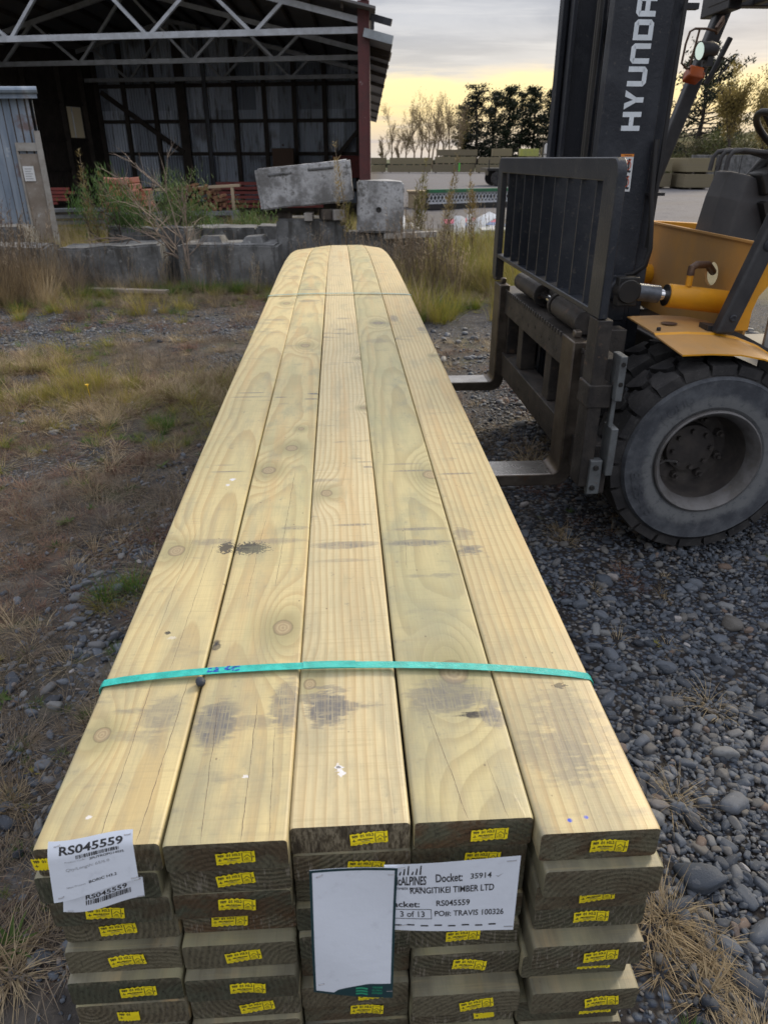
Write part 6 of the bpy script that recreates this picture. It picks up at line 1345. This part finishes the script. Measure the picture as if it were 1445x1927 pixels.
# grassy bank on the right, then the trees
g = newmat('bank_grass'); P_ = g.pos(); n_ = g.noise(P_, .5, 6, .65); n2 = g.noise(P_, 3., 5, .7)
g.out(g.mix(g.ss(n2, .35, .7), g.mix(g.ss(n_, .4, .6), (.055, .075, .025), (.13, .12, .05)), (.09, .07, .045)), .9, 0, g.bump(n2, 1., .3), .1)
mb = MB()
def bank(u, v): x = 12+70*u; y = 52+26*v; return (x, y, -.05+(3.6*sstep(v, .0, .75)+.5*nz2(x, y, .12)+.25*nz2(x, y, .5))*sstep(u, .0, .10)*(1-sstep(v, .97, 1)*0))
mb.grid(bank, 60, 24); o = mb.build('hill', 'bank_grass', None, 60, recalc=False); tag(o, 'rough grassy bank behind the forklift', 'bank', None, 'structure')
leafmat('pine_needle', [(.006, .010, .007), (.010, .017, .010), (.017, .026, .013), (.026, .034, .017)], .12)
leafmat('thin_leaf', [(.10, .085, .03), (.20, .16, .05), (.28, .22, .08), (.12, .12, .04)], .5)
leafmat('bush_leaf', [(.03, .045, .016), (.05, .07, .022), (.085, .095, .035), (.10, .085, .05)], .3)
pmat('bark_pale', (.20, .15, .105), (.30, .225, .155), 2, .9); pmat('bark_pine', (.03, .025, .022), (.05, .04, .034), 2, .9)
def leafq(mb, p, s, rr):
    n = Vector((rr.gauss(0, 1), rr.gauss(0, 1), rr.gauss(0, 1))).normalized(); u = n.orthogonal().normalized(); w = n.cross(u); a = rr.uniform(.35, .8); p = Vector(p)
    mb.add([p-u*s, p+w*s*a*.6, p+u*s, p-w*s*a*.6], [(0, 1, 2, 3)])
def pine(label, x, y, h_, w, seed, base=.22, dens=1., group='dark pines on the skyline', lop=0):
    rr = random.Random(seed); t = thing('pine_tree', label, 'tree', (x, y, -.2), 0, group); tr = MB(); lf = MB()
    tp = [Vector((.25*math.sin(k*.9+seed)*k/8, .2*math.cos(k+seed)*k/8, h_*k/8)) for k in range(9)]; tr.tube(tp, [.42*h_/14*(1-.11*k) for k in range(9)], 7)
    z = h_*base
    while z < h_*.99:
        tt = z/h_; k = tt*8; i = min(7, int(k)); c = tp[i].lerp(tp[i+1], k-i); env = w*(.75+.35*math.sin(math.pi*min(1, (tt-base)/(1-base)*.75+.18)))*(1.0-.45*tt**3)
        for b in range(rr.randint(2, 4)):
            a = rr.uniform(0, 6.28); L = env*rr.uniform(.35, 1.15)
            if rr.random() < .12: continue
            d = Vector((math.cos(a)+lop, math.sin(a), rr.uniform(-.05, .55))).normalized(); e = c+d*L; tr.tube([c, c.lerp(e, .5)+Vector((0, 0, -.05*L)), e], [.07, .045, .015], 4, cap=False)
            for q in range(int(7*dens)):
                s = rr.uniform(.3, 1.05); cc = c.lerp(e, s); R0 = .42*h_/14*rr.uniform(.6, 1.5)
                for m in range(13): leafq(lf, cc+Vector((rr.gauss(0, R0), rr.gauss(0, R0), rr.gauss(0, R0*.55))), .20*h_/14*rr.uniform(.6, 1.6), rr)
        z += h_*rr.uniform(.022, .045)
    tr.build('trunk', ['bark_pine'], t, None, recalc=False); lf.build('crown', ['pine_needle'], t, None, recalc=False); return t
def fx(u, y): return (u-722.5)/1340*y*.90
def topz(v, y): return at(722, v, y).z+.2
PN = [(893, 163, 4.6, .20, 'broad-headed dark pine at the left end of the pine row'), (868, 195, 2.6, .25, 'ragged pine leaning left of the broad-headed one'), (925, 170, 2.6, .12, 'narrow dark pine second in the pine row'), (950, 164, 2.7, .14, 'pointed dark pine in the middle of the pine row'), (975, 172, 2.6, .2, 'pine with many gaps right of the pointed one'), (998, 163, 3.3, .1, 'tall dense pine near the forklift mast'), (1030, 168, 2.9, .12, 'pine beside the mast with bare lower trunk'), (1056, 172, 3.2, .15, 'pine largely hidden by the mast')]
for i, (u, v, w, b, lab) in enumerate(PN): y = 150+3*(i % 3); pine(lab, fx(u, y), y, topz(v, y), w*.92, 50+i, b+.06, 1.1)
def bare(label, x, y, h_, seed, spread=.32, leaves=0, group='bare poplars on the skyline', lm='thin_leaf', twr=.03, kind='bare_tree', bark='bark_pale', ls=.12, r0=None):
    rr = random.Random(seed); t = thing(kind, label, 'tree', (x, y, -.2), 0, group); mb = MB(); lf = MB()
    def grow(p, d, L, r, lev):
        pts = [p]; n = 5
        for k in range(n): d = (d+Vector((rr.gauss(0, .07), rr.gauss(0, .07), .05))).normalized(); p = p+d*L/n; pts.append(p)
        mb.tube(pts, [max(twr*.6, r*(1-.15*k)) for k in range(n+1)], 4 if lev < 3 else 6, cap=False)
        if lev == 0:
            for k in range(leaves): leafq(lf, pts[rr.randint(1, n)]+Vector((rr.gauss(0, .25), rr.gauss(0, .25), rr.gauss(0, .25)))*h_/9, ls*rr.uniform(.6, 1.4), rr)
            return
        for k in range(rr.randint(5, 7)):
            s = rr.uniform(.3, 1) if lev < 3 else rr.uniform(.42, 1.); q = pts[min(n, int(s*n))]; a = rr.uniform(0, 6.28)
            grow(q, (d+Vector((math.cos(a), math.sin(a), .25))*spread*rr.uniform(.6, 1.7)).normalized(), L*rr.uniform(.38, .62)*(1.0 if lev < 3 else .8), max(twr*.8, r*.42), lev-1)
        grow(pts[-1], d, L*.45, max(twr, r*.35), lev-1)
    grow(Vector((0, 0, 0)), Vector((rr.gauss(0, .05), 0, 1)), h_*.62, r0 or h_*.018, 3)
    mb.build('branches', [bark], t, None, recalc=False)
    if leaves: lf.build('foliage', [lm], t, None, recalc=False)
    return t
BN = [(737, 198, 'small bare tree nearest the shed eave'), (778, 184, 'bare poplar second from the shed eave, leaning apart'), (790, 178, 'tallest bare poplar on the skyline'), (805, 186, 'bare poplar with brownish crown beside the tallest'), (822, 180, 'bare poplar right of the brownish crown'), (845, 184, 'pale bare poplar just left of the pines'), (762, 205, 'small bare poplar between the two leaning ones'), (813, 192, 'thin bare poplar leaning behind the brownish crown'), (834, 190, 'slender bare poplar beside the pale one'), (857, 200, 'low bare poplar against the first pine')]
for i, (u, v, lab) in enumerate(BN): y = 128+4*(i % 3); bare(lab, fx(u, y), y, topz(v, y), 70+i, .62, 2, ls=.10, twr=.022)
for i, (u, v) in enumerate(((722, 258), (751, 258))): y = 120; bare(('tiny bare sapling by the shed eave', 'tiny bare sapling under the first poplars')[i], fx(u, y), y, topz(v, y), 90+i, .4, 1, ls=.08)
mb = MB(); rr = random.Random(77)
for k in range(15000):
    u = rr.uniform(0, 1); x = -14+62*u; y = rr.uniform(150, 158); hump = 2.0*math.exp(-((x-18)/6.5)**2)+1.1*sstep(x, 8, 14)+.5; z = hump*rr.random()**.6
    leafq(mb, (x, y, z), rr.uniform(.2, .5), rr)
o = mb.build('far_scrub', 'pine_needle', None, None, recalc=False); tag(o, 'dark scrub and hedge under the skyline trees', 'hedge', None, 'stuff')
y = 62; pine('dark bushy pine behind the forklift mast and guard leg', fx(1302, y), y, topz(118, y)+.8, 4.0, 61, .10, 1.3, 'trees on the bank behind the forklift')
for i, (u, v, lab) in enumerate(((1372, 128, 'wispy tree with sparse yellowed leaves behind the steering wheel'), (1425, 108, 'taller wispy yellow-leaved tree at the right edge'), (1470, 120, 'wispy yellow-leaved tree cut by the right edge'))):
    y = 46+3*i; bare(lab, fx(u, y), y, topz(v, y), 95+i, .45, 14, 'trees on the bank behind the forklift', 'thin_leaf', .012, 'wispy_tree', 'bark_dark', .075, .07)
def bush(label, x, y, z, w, h_, seed, n=2600, mat='bush_leaf'):
    rr = random.Random(seed); t = thing('bush', label, 'bush', (x, y, z), 0, 'bushes on the bank behind the forklift'); tr = MB(); lf = MB(); cl = [(rr.uniform(-w, w), rr.uniform(-w, w)*.6, rr.uniform(.25, 1)*h_*.85, rr.uniform(.25, .5)*h_) for k in range(13)]
    for c in cl: tr.tube([(c[0]*.2, c[1]*.2, 0), (c[0]*.6, c[1]*.6, c[2]*.5), (c[0], c[1], c[2])], [.05, .035, .015], 4, cap=False)
    for k in range(n): c = rr.choice(cl); q = Vector((rr.gauss(0, 1), rr.gauss(0, 1), rr.gauss(0, 1))).normalized()*c[3]*rr.random()**.4; leafq(lf, (c[0]+q.x, c[1]+q.y, max(.02, c[2]+q.z)), rr.uniform(.05, .13), rr)
    tr.build('stem', ['bark_dark'], t, None, recalc=False); lf.build('foliage', [mat], t, None, recalc=False)
for i, (u, y, z, w, h_, lab) in enumerate(((1280, 56, .6, 1.6, 1.6, 'brownish low bush left of the column cover, on the bank'), (1320, 55, .8, 1.8, 2.0, 'grey-green bush above the brown timber packs'), (1365, 54, .6, 2.0, 2.6, 'dense green bush behind the steering wheel'), (1410, 53, .6, 2.0, 2.8, 'tall green bush at the right edge of the bank'), (1455, 52, .5, 2.0, 2.6, 'green bush cut by the right edge'))): bush(lab, fx(u, y), y, z, w, h_, 200+i)
